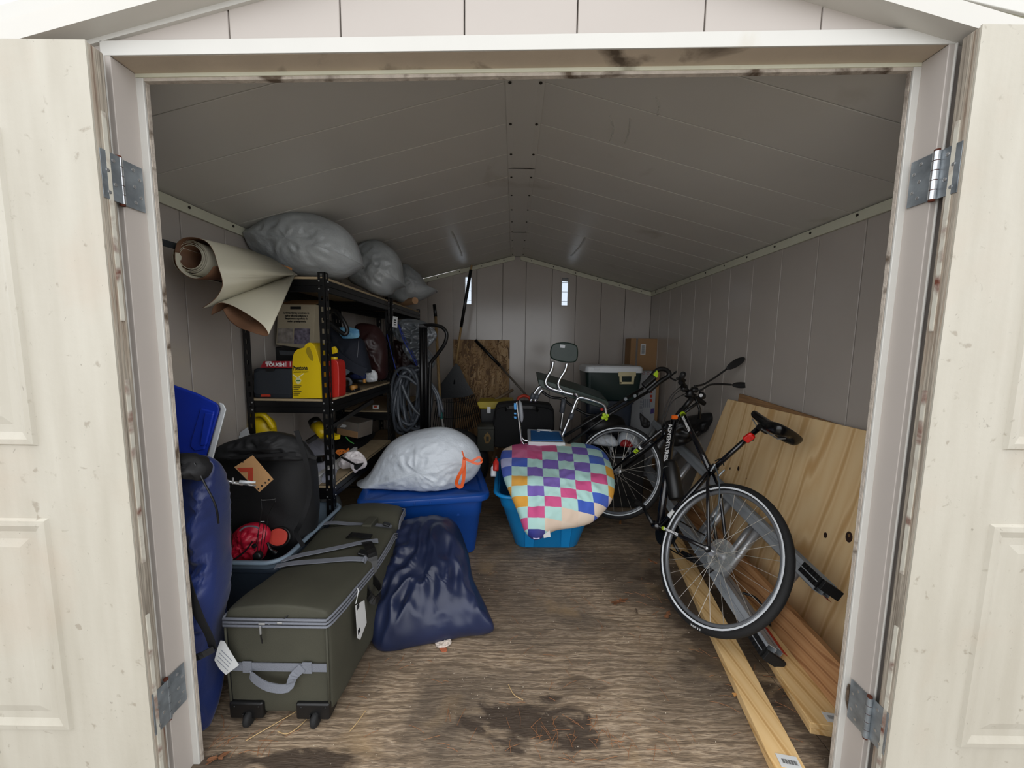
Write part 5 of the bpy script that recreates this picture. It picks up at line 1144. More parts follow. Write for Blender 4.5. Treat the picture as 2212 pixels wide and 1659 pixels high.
# saddle
sv, sf = [], []
prof = [(0, .020, .020), (.04, .028, .03), (.10, .036, .034), (.15, .056, .044), (.19, .082, .058), (.23, .094, .064), (.262, .084, .056), (.276, .055, .03)]
SN, SB = V3((.205, .725)).to_3d(), V3((-.055, .650)).to_3d()
dirv = (SB - SN).normalized(); upv = V3((-dirv.y, dirv.x, 0)); upv = upv if upv.y > 0 else -upv
for d_, w_, h_ in prof:
    for k in range(14):
        a = 2 * PI * k / 14; x = math.cos(a) * w_; z = (max(0, math.sin(a)) ** .6 * .018 if math.sin(a) > 0 else -abs(math.sin(a)) ** .7 * h_ * (1 if abs(math.cos(a)) > .5 else .35)) + (.012 if d_ > .2 else 0) + (.006 if d_ < .03 else 0)
        q = SN + dirv * d_ + upv * z; sv.append(B(q.x, q.y, x))
for i in range(len(prof) - 1):
    for k in range(14): sf.append((i * 14 + k, i * 14 + (k + 1) % 14, (i + 1) * 14 + (k + 1) % 14, (i + 1) * 14 + k))
sf += [tuple(range(14))[::-1], tuple((len(prof) - 1) * 14 + k for k in range(14))]
sd = ob('saddle', (sv, sf), mat('glossy black vinyl', '#0a0a0b', .22, bump=0), bike, smooth=True)
sb = sd.modifiers.new('s', 'SUBSURF'); sb.levels = sb.render_levels = 1
for s in (-1, 1): ob('saddle_rail', tube([B(.17, .69, s * .02), B(.12, .655, s * .022), B(.02, .630, s * .022), B(-.03, .655, s * .03)], .0035, 6), STEEL, sd)
ob('rail_clamp', tube([B(.10, .655, -.03), B(.10, .655, .03)], .016, 10), BLKM, bike)
lc = B(.115, .585, .01)
rl = ob('rear_reflector', TR(loft([(0, .05, .035, .012), (.012, .056, .04, .014), (.022, .046, .032, .012)]), FR(lc + bn * .03, -ba * .5 + bu * .8, bn * .5 - ba)), mat('red reflector', '#c4170f', .15, var=.2, vs=60, bump=.3, bs=200), bike, bev=.003)
ob('reflector_bracket', tube([lc, lc + bn * .03], .008, 8), BLK, rl)
# cranks, pedals, chain parts
cr1 = B(.53, -.02, .075)
ob('crank_arm', tube([B(*BB, .055), cr1], [.013, .009], 8), BLKM, bike, smooth=True)
ob('crank_arm', tube([B(*BB, -.055), B(.27, -.13, -.075)], [.013, .009], 8), BLKM, bike, smooth=True)
for (a_, u_, l_) in ((.53, -.02, .075), (.27, -.13, -.12)):
    c_ = B(a_, u_, l_ + .05 * (1 if l_ > 0 else -1))
    fr3 = FR(c_, ba, bu)
    g = J(*[TR(box(-.045, .045, y0, y1, -.01, .01), fr3) for y0, y1 in ((-.04, -.034), (.034, .04))], *[TR(box(x0, x1, -.04, .04, -.01, .01), fr3) for x0, x1 in ((-.045, -.038), (.038, .045), (-.008, .008))])
    p_ = ob('pedal', g, BLK, bike); ob('pedal_reflector', TR(box(-.03, .03, -.043, -.040, -.007, .007), fr3), REFL, p_)
chn = Matrix((ba, bu, bn)).transposed().to_4x4(); chn.translation = B(*BB, -.055)
ob('chainring', TR(lathe([(.03, -.002), (.085, -.002), (.09, 0), (.085, .002), (.03, .002)], 36), chn), BLKM, bike)
ob('chain', J(tube([B(.40, .013, -.055), B(.0, .045, -.05)], .0045, 4), tube([B(.40, -.16, -.055), B(.03, -.10, -.05), B(.0, -.04, -.05)], .0045, 4)), mat('oily chain', '#35302a', .45, .8), bike)
ob('rear_derailleur', J(tube([B(0, -.02, -.06), B(.02, -.06, -.055), B(.04, -.11, -.05)], .009, 6), TR(lathe([(.02, -.004), (.02, .004)], 14), chn.inverted() @ chn)) if False else tube([B(0, -.02, -.06), B(.02, -.06, -.055), B(.04, -.11, -.05)], .010, 6), BLKM, bike)
ob('kickstand', tube([PB(1540, 1118, -.06), PB(1545, 1150, -.07), PB(1553, 1195, -.08)], .0085, 8), BLK, bike)
# brakes
for c_, nn in ((B(.235, .345), bn), (crown + (FC - crown).normalized() * .05, n2)):
    for s in (-1, 1): ob('brake_arm', tube([c_ + nn * s * .03, c_ + nn * s * .036 + bu * .045 - ba * .01], .0045, 6), GALV, bike)
    ob('brake_noodle', tube(cr([c_ + nn * .036 + bu * .06, c_ + nn * .01 + bu * .085, c_ - nn * .03 + bu * .062], 4), .0028, 6), BLK, bike)
ob('brake_cable', tube(cr([PB(1543, 1003, .02), PB(1552, 1030, .05), PB(1554, 1070, .06), PB(1548, 1110, .05), PB(1535, 1140, .04), PB(1520, 1165, .04), PB(1500, 1195, .06)], 6), .0035, 8), mat('grey cable housing', '#4a535a', .4), bike, smooth=True)
# bottle / pump pouch between tubes
bt = ob('water_bottle', TR(lathe([(.038, 0), (.045, .01), (.045, .19), (.042, .20), (.042, .215), (.034, .235), (.026, .24)], 20), FR(PB(1462, 1080, -.05), V3((1, 0, 0)), PB(1480, 975, -.05) - PB(1462, 1080, -.05))), BLK, bike, smooth=True)
fz = (PB(1468, 975, .0) - PB(1452, 1075, .0)).normalized()
ob('bottle_band', TR(lathe([(.0455, .193), (.0465, .195), (.0455, .197)], 20), FR(PB(1462, 1080, -.05), V3((1, 0, 0)), fz)), STEEL, bt)
for k in (): ob('cage_wire', tube(cr([PB(1452, 1075) + fz * (.16 * k) + bn * .036 + ba * .0, PB(1452, 1075) + fz * (.16 * k) + ba * .036, PB(1452, 1075) + fz * (.16 * k) - bn * .036], 5), .003, 6), BLKM, bt)
ob('frame_sticker', tube([B(.37, .01, .003), B(.355, .055, .003)], .0160, 12), PAP, bike)
# handlebar end-on to the camera with two mirrors
sx_ = (B(.714, .65) - B(.748, .53)).normalized()
stq = B(.714, .65) + sx_ * .10; fdir = a2_
bc = stq + fdir * .06 + sx_ * .03
ob('steerer', tube([B(*HT), stq], .017, 12), BLKM, bike, smooth=True); ob('stem', tube([stq, bc], .016, 10), BLKM, bike, smooth=True)
bar = cr([bc - n2 * .30 + sx_ * .02 - fdir * .04, bc - n2 * .15 + sx_ * .015, bc, bc + n2 * .15 + sx_ * .015, bc + n2 * .30 + sx_ * .02 - fdir * .04], 5)
ob('handlebar', tube(bar, .0125, 10), BLKM, bike, smooth=True)
for s in (-1, 1):
    e = bc + n2 * s * .30 + sx_ * .02 - fdir * .04; i_ = bc + n2 * s * .19 + sx_ * .017
    ob('grip', tube([i_, e], .017, 12), RUB, bike, smooth=True)
    ob('brake_lever', tube(cr([bc + n2 * s * .16 + fdir * .03, bc + n2 * s * .2 + fdir * .06, e + fdir * .045], 4), .006, 6), BLKM, bike, smooth=True)
    ob('shifter', TR(loft([(0, .035, .03, .01), (.03, .04, .035, .012)]), FR(bc + n2 * s * .15, fdir, sx_)), BLK, bike, smooth=True)
def mirror(pts, hc, hx, w_, h_, ang, name):
    ob('mirror_arm', tube(cr(pts, 5), .0065, 8), BLK, bike, smooth=True)
    fr4 = FR(hc, hx, (0, -1, .3))
    mh = ob('mirror', TR(TR(lathe([(.001, -.012), (.7, -.010), (1, -.002), (1, .003), (.9, .004)], 24), Matrix.Diagonal((w_, h_, 1, 1))), fr4), BLK, bike, smooth=True)
    return mh
Ym = 2.45
mirror(px([(1500, 834), (1520, 830), (1545, 815), (1570, 797)], Y=Ym), P(1589, 785, Y=Ym), P(1605, 775, Y=Ym) - P(1570, 797, Y=Ym), .068, .024, 0, 'a')
mirror(px([(1510, 845), (1522, 838), (1535, 831), (1560, 830), (1580, 831)], Y=Ym), P(1600, 832, Y=Ym), V3((1, 0, 0)), .058, .020, 0, 'b')
for a, b, r_ in ((1471, 826, .020), (1464, 818, .012), (1478, 838, .028), (1500, 842, .028), (1515, 853, .022), (1490, 850, .026)):
    c_ = P(a, b, Y=Ym); ob('control_housing', TR(loft([(-r_ * .6, r_ * 1.4, r_ * 1.2, r_ * .4), (0, r_ * 1.9, r_ * 1.6, r_ * .5), (r_ * .6, r_ * 1.4, r_ * 1.2, r_ * .4)]), MX(tuple(c_), rz=a, ry=b)), BLK, bike, smooth=True)
ob('headlight', TR(lathe([(.012, 0), (.02, .008), (.022, .03), (.018, .034)], 18), MX(tuple(P(1513, 856, Y=Ym)), rx=PI / 2 - .2)), BLK, bike, smooth=True)
ob('light_lens', TR(lathe([(.012, 0), (.011, .003)], 14), MX(tuple(P(1514, 854, Y=Ym - .035)), rx=PI / 2)), mat('clear lens', '#cfd3d6', .1), bike)
ob('handlebar_mount', tube([P(1462, 903, Y=2.46), P(1507, 870, Y=2.42)], .010, 8), BLK, bike, smooth=True)
for pts in ([(1478, 838), (1455, 855), (1440, 890), (1436, 915), (1445, 925)], [(1482, 850), (1452, 868), (1437, 905), (1440, 930)], [(1470, 835), (1446, 860), (1432, 900), (1430, 925), (1440, 935)], [(1498, 860), (1485, 880), (1470, 900), (1462, 925)]):
    ob('control_cable', tube(cr(px(pts, Y=2.44), 6), .0028, 6), BLK, bike, smooth=True)
for pts in ([(1492, 858), (1480, 890), (1466, 915)], [(1502, 858), (1512, 885), (1510, 905)]): ob('fork_extension', tube(px(pts, Y=2.46), .010, 8), BLKM, bike, smooth=True)
hd = ob('head_reflector', TR(loft([(0, .04, .03, .01), (.01, .034, .024, .008)]), MX(tuple(P(1457, 901, Y=2.36)), rx=PI / 2)), mat('orange reflector', '#e2641c', .2), bike)
# frame lettering
def btext(body, size, p0, p1, off, along=1, **k):
    a_ = B(*p0, off); b_ = B(*p1, off); r = (b_ - a_).normalized(); u = bn.cross(r)
    return text(body, size, a_ - u * size * .33, r, u, k.get('m', WTX), bike, bold=k.get('bold', .0006), squash=k.get('sq', .9), name='frame_lettering')
btext('ADVENTURES', .044, (.725, .525), BB, .0235, sq=1.0, bold=.001)
btext('ROADMASTER', .022, (.66, .597), (.262, .345), .0178, sq=1.0)
btext('ROADMASTER', .017, (.30, -.053), (0, 0), .062, sq=1.0)
for a_, b_ in (((.53, .235), (.51, .205)), ((.545, .26), (.535, .243))): ob('frame_graphic', tube([B(*a_), B(*b_)], .0226, 12), LIME, bike)
ob('frame_graphic', tube([B(.70, .622), B(.685, .612)], .0172, 12), LIME, bike)
ob('frame_graphic', tube([B(.31, -.056, .048), B(.325, -.059, .045)], .0102, 10), LIME, bike)
# tyre lettering
a0 = 4.35
for i, ch in enumerate('KENDA'):
    a_ = a0 + .035 * i; r = .338
    c_ = BC + ba * (math.cos(a_) * r) + bu * (math.sin(a_) * r) + bn * .0185
    tg = (-ba * math.sin(a_) + bu * math.cos(a_)); text(ch, .012, c_, tg, bn.cross(tg), WTX, rw, name='tyre_lettering')

# black fabric basket bag behind the bicycle
ob('fabric_cover', pillow(px([(1436, 912), (1470, 905), (1500, 897), (1543, 893), (1530, 925), (1500, 948), (1470, 962), (1448, 962), (1430, 940)], Y=2.85), (0, -1, 0), .07, .08, wr=.03, ws=10, seed=101, crease=.6)[:2], mat('black tent fabric', '#141416', .35, bump=.1), None, smooth=True, label='black glossy fabric cover hanging behind the handlebars', cat='cover')
ob('fabric_cover', pillow(px([(1382, 893), (1392, 900), (1404, 912), (1400, 925), (1386, 920)], Y=2.95), (0, -1, 0), .02, .02, wr=.012, ws=20, seed=102, crease=.5)[:2], BBAG, None, smooth=True, label='small dark folded fabric piece left of the ladder top', cat='cover')

# ---------------------------------------------------------------- back of the shed
t = thing('printed_carton', 'tall brown carton with barcode sticker in the back right corner', 'box', tuple(P(1392, 1000, Y=4.12)))
a, b = P(1362, 731, Y=4.02), P(1423, 729, Y=4.02)
ob('carton_body', box(a.x, b.x, 4.0, 4.2, .002, a.z), CARD, t, bev=.004)
ob('tape', box(a.x + .055, a.x + .075, 3.998, 4.0, .6, a.z), mat('shiny packing tape', '#86817a'), t)
s_ = decal(P(1383, 766, Y=3.999), (1, 0, 0), (0, 0, 1), .055, .115, PAP, t, name='barcode_sticker')
for k in range(9): ob('barcode', box(P(1383, 766, Y=3.999).x + .012, P(1383, 766, Y=3.999).x + .043, 3.996, 3.9975, P(1383, 766, Y=3.999).z + .012 + .010 * k, P(1383, 766, Y=3.999).z + .017 + .010 * k), INK, s_)
t = thing('printed_carton', 'narrow white carton with grey print standing behind the green cooler', 'box', tuple(P(1395, 990, Y=3.85)))
a, b = P(1378, 802, Y=3.78), P(1419, 801, Y=3.78)
ob('carton_body', box(a.x - .05, b.x, 3.78, 3.95, .002, a.z), mat('white carton', '#a9abae', .7, var=.04), t, bev=.003)
ob('brown_side', box(b.x, b.x + .035, 3.79, 3.95, .002, a.z), CARD, t)
wx_ = P(1385, 870, Y=3.777); text('DOUBLE COT', .05, P(1388, 905, Y=3.777), (0, 0, 1), (-1, 0, 0), mat('grey ink', '#7d828c', .8, var=0), t)
for k, (yy) in enumerate((843, 853, 862)): ob('pictogram', prism(px([(1404, yy), (1409, yy), (1409, yy + 6), (1404, yy + 6)], Y=3.777)[::-1], (0, .001, 0)), INKR, t)
for k in range(4): ob('print_line', prism(px([(1390 + 4 * k, 862), (1391.5 + 4 * k, 862), (1391.5 + 4 * k, 880), (1390 + 4 * k, 880)], Y=3.777)[::-1], (0, .001, 0)), mat('grey ink', '#7d828c'), t)
for k in range(3):
    c_ = P(1390 + 10 * k, 806.5, Y=3.777); ob('symbol_ring', TR(tube([(.012 * math.cos(i * PI / 8), 0, .012 * math.sin(i * PI / 8)) for i in range(16)], .0015, 4, closed=True), MX(tuple(c_))), INKR, t)
ob('logo_block', prism(px([(1406, 883), (1413, 882), (1412, 893), (1405, 894)], Y=3.777)[::-1], (0, .001, 0)), mat('violet print', '#4a3a78', .7), t)
# green cooler on clear tote
GRN = mat('dark green cooler plastic', '#0f2422', .4, var=.08)
Yc = 3.30
a, b = P(1264, 866, Y=Yc), P(1386, 868, Y=Yc); zt = P(1325, 805, Y=Yc).z; xm = (a.x + b.x) / 2; wd = b.x - a.x
t = thing('cooler', 'dark green cooler with white lid on the clear tote by the back wall', 'cooler', (xm, Yc + .17, a.z))
g = TR(loft([(a.z, wd - .06, .29, .03), (a.z + .01, wd - .04, .31, .035), (zt, wd, .36, .04)]), MX((xm, Yc + .18, 0)))
ob('cooler_body', g, GRN, t, bev=.003)
ob('lid', TR(loft([(zt, wd + .012, .372, .04), (zt + .045, wd + .008, .368, .04), (zt + .058, wd - .02, .34, .035)]), MX((xm, Yc + .18, 0))), WPL, t, bev=.002)
ob('lid_notch', box(a.x + .07, a.x + .12, Yc - .01, Yc - .002, zt + .02, zt + .048), WPL, t, bev=.004)
yy = Yc - .012
h_ = ob('carry_handle', J(prism(px([(1336, 804), (1374, 804), (1374, 813), (1336, 813)], Y=yy)[::-1], (0, .012, 0)), prism(px([(1338, 813), (1343, 813), (1344, 829), (1339, 829)], Y=yy)[::-1], (0, .012, 0)), prism(px([(1365, 813), (1371, 813), (1369, 829), (1364, 829)], Y=yy)[::-1], (0, .012, 0)), prism(px([(1339, 825), (1369, 825), (1369, 830), (1339, 830)], Y=yy)[::-1], (0, .012, 0))), mat('cream plastic handle', '#b5ab86', .5), t, bev=.002)
t = thing('storage_tote', 'smoky clear tote under the dark green cooler', 'storage tote', (xm, Yc + .2, 0))
ob('tote_body', TR(loft([(0, wd - .16, .28, .04), (.35, wd - .12, .32, .04), (a.z - .01, wd - .08, .34, .045)]), MX((xm - .02, Yc + .2, 0))), mat('smoky blue plastic', '#2d3440', .25, var=.15), t, bev=.004)
ob('tote_lid', TR(loft([(a.z - .03, wd - .06, .36, .05), (a.z - .002, wd - .06, .36, .05)]), MX((xm - .02, Yc + .2, 0))), mat('smoky blue plastic', '#2d3440'), t, bev=.003)
# OSB offcut
a, b = P(979, 733, Y=4.19), P(1101, 735, Y=4.19)
t = ob('osb_board', prism([(a.x, 4.21, a.z), (b.x, 4.21, b.z), (b.x, 4.14, .003), (a.x, 4.14, .003)][::-1], (0, .012, 0)), OSB, None, label='oriented strand board offcut leaning on the back wall behind the rake', cat='board')
rnd = random.Random(9); SH = [mat('strand light', '#a5855a', .8), mat('strand brown', '#86663f', .8), mat('strand dark', '#65492b', .8)]
g = [[], [], []]
for k in range(620):
    x = rnd.uniform(a.x + .03, b.x - .03); z = rnd.uniform(.5, a.z - .04); L = rnd.uniform(.012, .04); w_ = rnd.uniform(.002, .006); an = rnd.gauss(1.2, .7); y = 4.14 + (4.21 - 4.14) * z / a.z - .0008
    u = V3((math.cos(an), 0, math.sin(an))); v = V3((-u.z, 0, u.x)); c_ = V3((x, y, z))
    g[k % 3].append(prism([c_ - u * L - v * w_ * .6, c_ + u * L - v * w_, c_ + u * L * .9 + v * w_, c_ - u * L + v * w_ * .7][::-1], (0, .0015, 0)))
for k in range(3): ob('wood_strand', J(*g[k]), SH[k], t, kind='stuff')
# rake
t = thing('leaf_rake', 'black fan leaf rake with wooden shaft leaning on the back wall', 'rake', tuple(P(985, 925, Y=3.75)))
r0, r1, r2, r3 = P(1019, 573, Y=3.93), P(1017, 583, Y=3.93), P(996, 707, Y=3.90), P(985, 786, Y=3.86)
ob('shaft', tube([r2, r3], .012, 10), HAND, t, smooth=True); ob('grip', tube([r1, r2], .0165, 10), BLK, t, smooth=True); ob('shaft_end', tube([r0, r1], .011, 10), HAND, t)
SHL = mat('black rake plastic', '#15171a', .4, var=.1)
Yr = 3.82
ob('ferrule', tube([r3, P(981, 830, Y=Yr)], [.016, .008], 10), SHL, t, smooth=True)
head = px([(985, 784), (968, 808), (948, 835), (946, 862), (975, 860), (1005, 858), (1024, 851), (1008, 825), (993, 792)], Y=Yr)
ob('head_plate', prism(head, (0, .006, 0)), SHL, t, bev=.002)
for k in range(24):
    f = k / 23; a_ = P(944 + 80 * f, 862 - 10 * f + 4 * math.sin(PI * f), Y=Yr); xb = 936 + 104 * f; yb_ = 918 + 12 * math.sin(PI * f) - 14 * max(0, f - .5)
    b_ = P(xb, yb_, Y=Yr - .03); c_ = P(xb + 1.5, yb_ + 5, Y=Yr - .085)
    ob('tine', tube([a_, (a_ + b_) / 2, b_, c_], .0046, 5), SHL, t)
for yy in (865, 900): ob('tine_brace', tube(cr([P(942 + 1 * (yy - 865) / 10 - 4, yy, Y=Yr), P(982, yy + 4, Y=Yr), P(1026 + (yy - 865) * .2, yy - 10, Y=Yr)], 5), .003, 5), SHL, t)
# long handled tool on the left, grabber pole, wooden stick
t = thing('garden_hoe', 'long wooden handled tool with black grip and teal collar left of the rake', 'garden tool', tuple(P(955, 930, Y=3.6)))
ob('grip', tube([P(938, 658, Y=4.0), P(941, 684, Y=3.98)], .017, 10), BLK, t, smooth=True); ob('shaft', tube([P(941, 684, Y=3.98), P(951, 877, Y=3.7)], .015, 10), HAND, t, smooth=True)
ob('collar', tube([P(951, 877, Y=3.7), P(954, 905, Y=3.65)], .013, 10), mat('teal collar', '#3b8a86', .5), t, smooth=True); ob('tool_head', tube([P(954, 905, Y=3.65), P(957, 925, Y=3.62)], [.012, .02], 8), STEEL, t)
t = thing('garden_hoe', 'slanting grey pole with black foam grip in front of the strand board', 'garden tool', tuple(P(1145, 862, Y=3.8)))
ob('grip', tube([P(1027, 735, Y=4.1), P(1080, 790, Y=4.02)], .017, 12), BLK, t, smooth=True); ob('shaft', tube([P(1080, 790, Y=4.02), P(1146, 864, Y=3.8)], .011, 10), mat('grey brown pole', '#5d564c', .5), t, smooth=True)
ob('wooden_stick', tube([P(1062, 868, Y=3.5), P(1108, 842, Y=3.6)], .014, 10), mat('weathered stick', '#6a5946', .8), None, smooth=True, label='short weathered round stick resting on the yellow lidded toolbox', cat='stick')
# toolbox, ammo box, soft case, saw handle
t = thing('toolbox', 'black toolbox with yellow lid and steel latch', 'toolbox', tuple(P(1070, 925, Y=3.4)))
ob('box_body', prism(px([(1037, 884), (1110, 880), (1108, 930), (1040, 930)], Y=3.36)[::-1], (0, .25, 0)), BLK, t, bev=.008)
ob('lid', prism(px([(1030, 872), (1032, 868), (1108, 867), (1112, 884), (1062, 884), (1036, 883)], Y=3.34)[::-1], (0, .27, 0)), mat('mustard plastic', '#a8941c', .45), t, bev=.008)
ob('latch', prism(px([(1052, 879), (1060, 879), (1060, 893), (1052, 893)], Y=3.33)[::-1], (0, .01, 0)), STEEL, t, bev=.002)
OD = mat('olive drab steel', '#26261c', .5, .2, var=.1)
t = thing('ammunition_box', 'olive steel box with faded gold emblem below the yellow lidded toolbox', 'metal box', tuple(P(1050, 978, Y=3.1)))
ob('box_body', prism(px([(1032, 925), (1067, 925), (1067, 975), (1030, 975)], Y=3.1)[::-1], (0, .18, 0)), OD, t, bev=.004)
ob('box_lid', prism(px([(1031, 922), (1068, 922), (1068, 928), (1031, 928)], Y=3.095)[::-1], (0, .19, 0)), OD, t, bev=.003)
GLD = mat('faded gold print', '#6d5426', .6)
ob('emblem', prism(px([(1053, 934), (1058, 940), (1061, 946), (1058, 953), (1055, 958), (1049, 958), (1047, 952), (1045, 945), (1048, 939)], Y=3.098)[::-1], (0, .001, 0)), GLD, t)
ob('emblem_core', prism(px([(1050, 943), (1056, 943), (1056, 954), (1050, 954)], Y=3.097)[::-1], (0, .001, 0)), OD, t)
t = thing('instrument_case', 'black soft case standing behind the white and blue bath seat', 'case', tuple(P(1130, 960, Y=3.2)))
ob('case_body', prism(cr(px([(1066, 900), (1072, 878), (1085, 872), (1130, 870), (1180, 873), (1194, 880), (1198, 900), (1196, 950), (1185, 968), (1075, 968), (1066, 950)], Y=3.15), 3, True)[::-1], (0, .16, 0)), mat('black cordura', '#09090b', .85), t, bev=.02, seg=3)
ob('carry_handle', strap([P(1092, 886, Y=3.14), P(1100, 880, Y=3.11), P(1150, 880, Y=3.11), P(1162, 888, Y=3.14)], (0, 0, 1), .025, .006), BLK, t)
ob('piping', tube(cr(px([(1070, 905), (1076, 882), (1130, 876), (1188, 884), (1194, 905)], Y=3.145), 5), .004, 6), BLK, t)
ob('saw_handle', tube(cr([P(1118, 872, Y=3.4), P(1120, 860, Y=3.4), P(1132, 855, Y=3.4), P(1144, 860, Y=3.4), P(1145, 872, Y=3.4)], 5), .014, 10), mat('orange red plastic', '#c03a22', .5), None, smooth=True, label='orange red looped handle showing above the black soft case', cat='handle tool')
# spare tyre
c_ = P(980, 1000, Y=3.2)
ob('spare_tyre', TR(tube([(.24 * math.cos(2 * PI * i / 48), .24 * math.sin(2 * PI * i / 48), 0) for i in range(48)], .075, 14, closed=True), MX((c_.x, c_.y, .31), rx=PI / 2)), RUB, None, smooth=True, label='black rubber wheelbarrow tyre standing behind the white bin bag', cat='tyre')
# hand truck
t = thing('hand_truck', 'black tubular hand truck with looped handle beside the grey hose', 'hand truck', tuple(P(925, 940, Y=2.75)))
Yh = 2.78
for x_, r_ in ((911, .016), (920, .014)): ob('upright', tube([P(x_ - 1, 702, Y=Yh), P(x_ + 1, 940, Y=Yh)], r_, 10), BLKM, t, smooth=True)
ob('toe_plate', box(P(911, 940, Y=Yh).x - .02, P(927, 940, Y=Yh).x + .03, Yh - .12, Yh + .06, .0, .006), BLKM, t)
for x_ in (911, 927): ob('lower_frame', tube([P(x_, 938, Y=Yh), V3((P(x_, 938, Y=Yh).x, Yh, .003))], .013, 8), BLKM, t, smooth=True)
ob('looped_handle', tube(cr([P(912, 703, Y=Yh), P(935, 702, Y=Yh - .03), P(955, 707, Y=Yh - .05), P(965, 722, Y=Yh - .06), P(960, 743, Y=Yh - .05), P(945, 765, Y=Yh - .02), P(932, 782, Y=Yh), P(929, 800, Y=Yh), P(927, 940, Y=Yh)], 6), .013, 10), BLKM, t, smooth=True)
ob('top_bracket', prism(px([(905, 700), (922, 701), (922, 708), (905, 708)], Y=Yh - .02)[::-1], (0, .04, 0)), BLKM, t, bev=.004)
for yy in (760, 815, 870): ob('cross_strap', prism(px([(908, yy), (930, yy + 2), (930, yy + 6), (908, yy + 4)], Y=Yh)[::-1], (0, .01, 0)), BLKM, t)
# green shower chair
GC = mat('dark green seat plastic', '#1d3029', .4, var=.1)
t = thing('bath_chair', 'dark green plastic bath chair with aluminium legs tipped over by the back wall', 'chair', tuple(P(1230, 950, Y=2.9)))
Ys = 2.85
ob('backrest', prism(cr(px([(1189, 770), (1190, 752), (1198, 742), (1220, 739), (1243, 744), (1249, 755), (1248, 775), (1240, 783), (1220, 783), (1198, 778)], Y=Ys), 3, True)[::-1], (0, .035, 0)), GC, t, bev=.012, seg=3)
ob('backrest_slot', prism(px([(1210, 744), (1221, 745), (1220, 752), (1210, 751)], Y=Ys - .002)[::-1], (0, .004, 0)), WPL, t, bev=.001)
for x_ in (1194, 1225): 
    for k in range(3): ob('backrest_rib', prism(px([(x_ + 2, 756 + 5 * k), (x_ + 12, 757 + 5 * k), (x_ + 12, 759 + 5 * k), (x_ + 2, 758 + 5 * k)], Y=Ys - .003)[::-1], (0, .004, 0)), GC, t)
ob('seat', prism(cr(px([(1163, 824), (1168, 820), (1230, 838), (1290, 858), (1314, 868), (1312, 880), (1300, 882), (1240, 862), (1180, 842), (1165, 832)], Y=Ys - .08), 3, True)[::-1], (0, .26, .04)), GC, t, bev=.01)
TU = mat('polished aluminium tube', '#c3c6ca', .2, 1, var=.05, bump=0)
for pts in ([(1195, 780), (1192, 798), (1182, 815), (1179, 828), (1188, 838), (1212, 846), (1240, 852)], [(1225, 784), (1221, 800), (1210, 818), (1206, 832), (1215, 845), (1240, 853)]):
    ob('backrest_tube', tube(cr(px(pts, Y=Ys - .10), 5), .0125, 10), TU, t, smooth=True)
ob('side_frame', tube(cr(px([(1213, 944), (1232, 900), (1244, 868), (1252, 859), (1270, 862), (1300, 872), (1308, 882), (1309, 897)], Y=Ys - .16), 6), .0125, 10), TU, t, smooth=True)
ob('side_frame', tube(cr(px([(1240, 884), (1248, 866), (1247, 856), (1243, 850)], Y=Ys - .14), 5), .0125, 10), TU, t, smooth=True)
for pts in ([(1145, 868), (1157, 846), (1170, 834), (1200, 838)], [(1155, 868), (1166, 848), (1172, 842)]): ob('leg', tube(cr(px(pts, Y=Ys), 5), .0125, 10), TU, t, smooth=True)
for pts in ([(1153, 850), (1148, 862)], [(1162, 852), (1157, 862)], [(1237, 893), (1231, 905)], [(1218, 862), (1214, 892)]): ob('leg_sleeve', tube(px(pts, Y=Ys - .17), .0165, 10), mat('dark grey sleeve', '#3b3f45', .5), t, smooth=True)
for pts in ([(1222, 858), (1217, 885), (1210, 935)], [(1215, 862), (1211, 890)]): ob('leg', tube(cr(px(pts, Y=Ys + .12), 4), .0115, 10), TU, t, smooth=True)
ob('cross_frame', tube(cr(px([(1170, 845), (1190, 858), (1215, 862), (1240, 880), (1270, 895), (1305, 897)], Y=Ys + .02), 5), .010, 8), BLKM, t, smooth=True)
kc = P(1307, 900, Y=Ys - .17)
ob('knob', TR(J(*[TR(lathe([(.010, -.01), (.013, -.008), (.013, .008), (.010, .01)], 12), MX((.017 * math.cos(2 * PI * k / 4 + .5), 0, .017 * math.sin(2 * PI * k / 4 + .5)), rx=PI / 2)) for k in range(4)], TR(lathe([(.014, -.012), (.014, .012)], 14), MX(rx=PI / 2))), MX(tuple(kc))), LIME, t, smooth=True)
# lawn mower style push handle
t = thing('push_mower_handle', 'black folding mower handle with lime switch rising beside the bicycle', 'lawn mower', tuple(P(1230, 945, Y=2.9)))
Yp = 2.72
ob('lower_tube', tube(px([(1205, 950), (1300, 893), (1390, 838)], Y=Yp + .06), .011, 10), BLKM, t, smooth=True)
ob('lower_tube', tube(px([(1222, 962), (1320, 893), (1400, 846)], Y=Yp), .011, 10), BLKM, t, smooth=True)
ob('mower_handle', tube(cr(px([(1392, 836), (1402, 820), (1418, 801), (1432, 797), (1444, 803), (1444, 812), (1425, 825), (1400, 846)], Y=Yp), 6), .017, 12), BLK, t, smooth=True)
ob('switch_box', TR(box(-.055, .055, -.022, .022, -.024, .024), FR(P(1402, 824, Y=Yp - .01), P(1418, 810, Y=Yp) - P(1395, 830, Y=Yp), (0, -1, 1))), BLK, t, bev=.01)
ob('lime_switch', prism(px([(1412, 808), (1420, 800), (1423, 806), (1421, 815), (1413, 818)], Y=Yp - .03)[::-1], (0, .015, 0)), LIME, t, bev=.003)
for a_, b_ in ((1351, 862), (1371, 855)): ob('clip', TR(lathe([(.012, -.008), (.014, 0), (.012, .008)], 12), MX(tuple(P(a_, b_, Y=Yp - .015)), rx=PI / 2)), GALV, t)
ob('clip', TR(lathe([(.01, -.008), (.012, 0), (.01, .008)], 12), MX(tuple(P(1300, 884, Y=Yp + .03)), rx=PI / 2)), REDP, t)
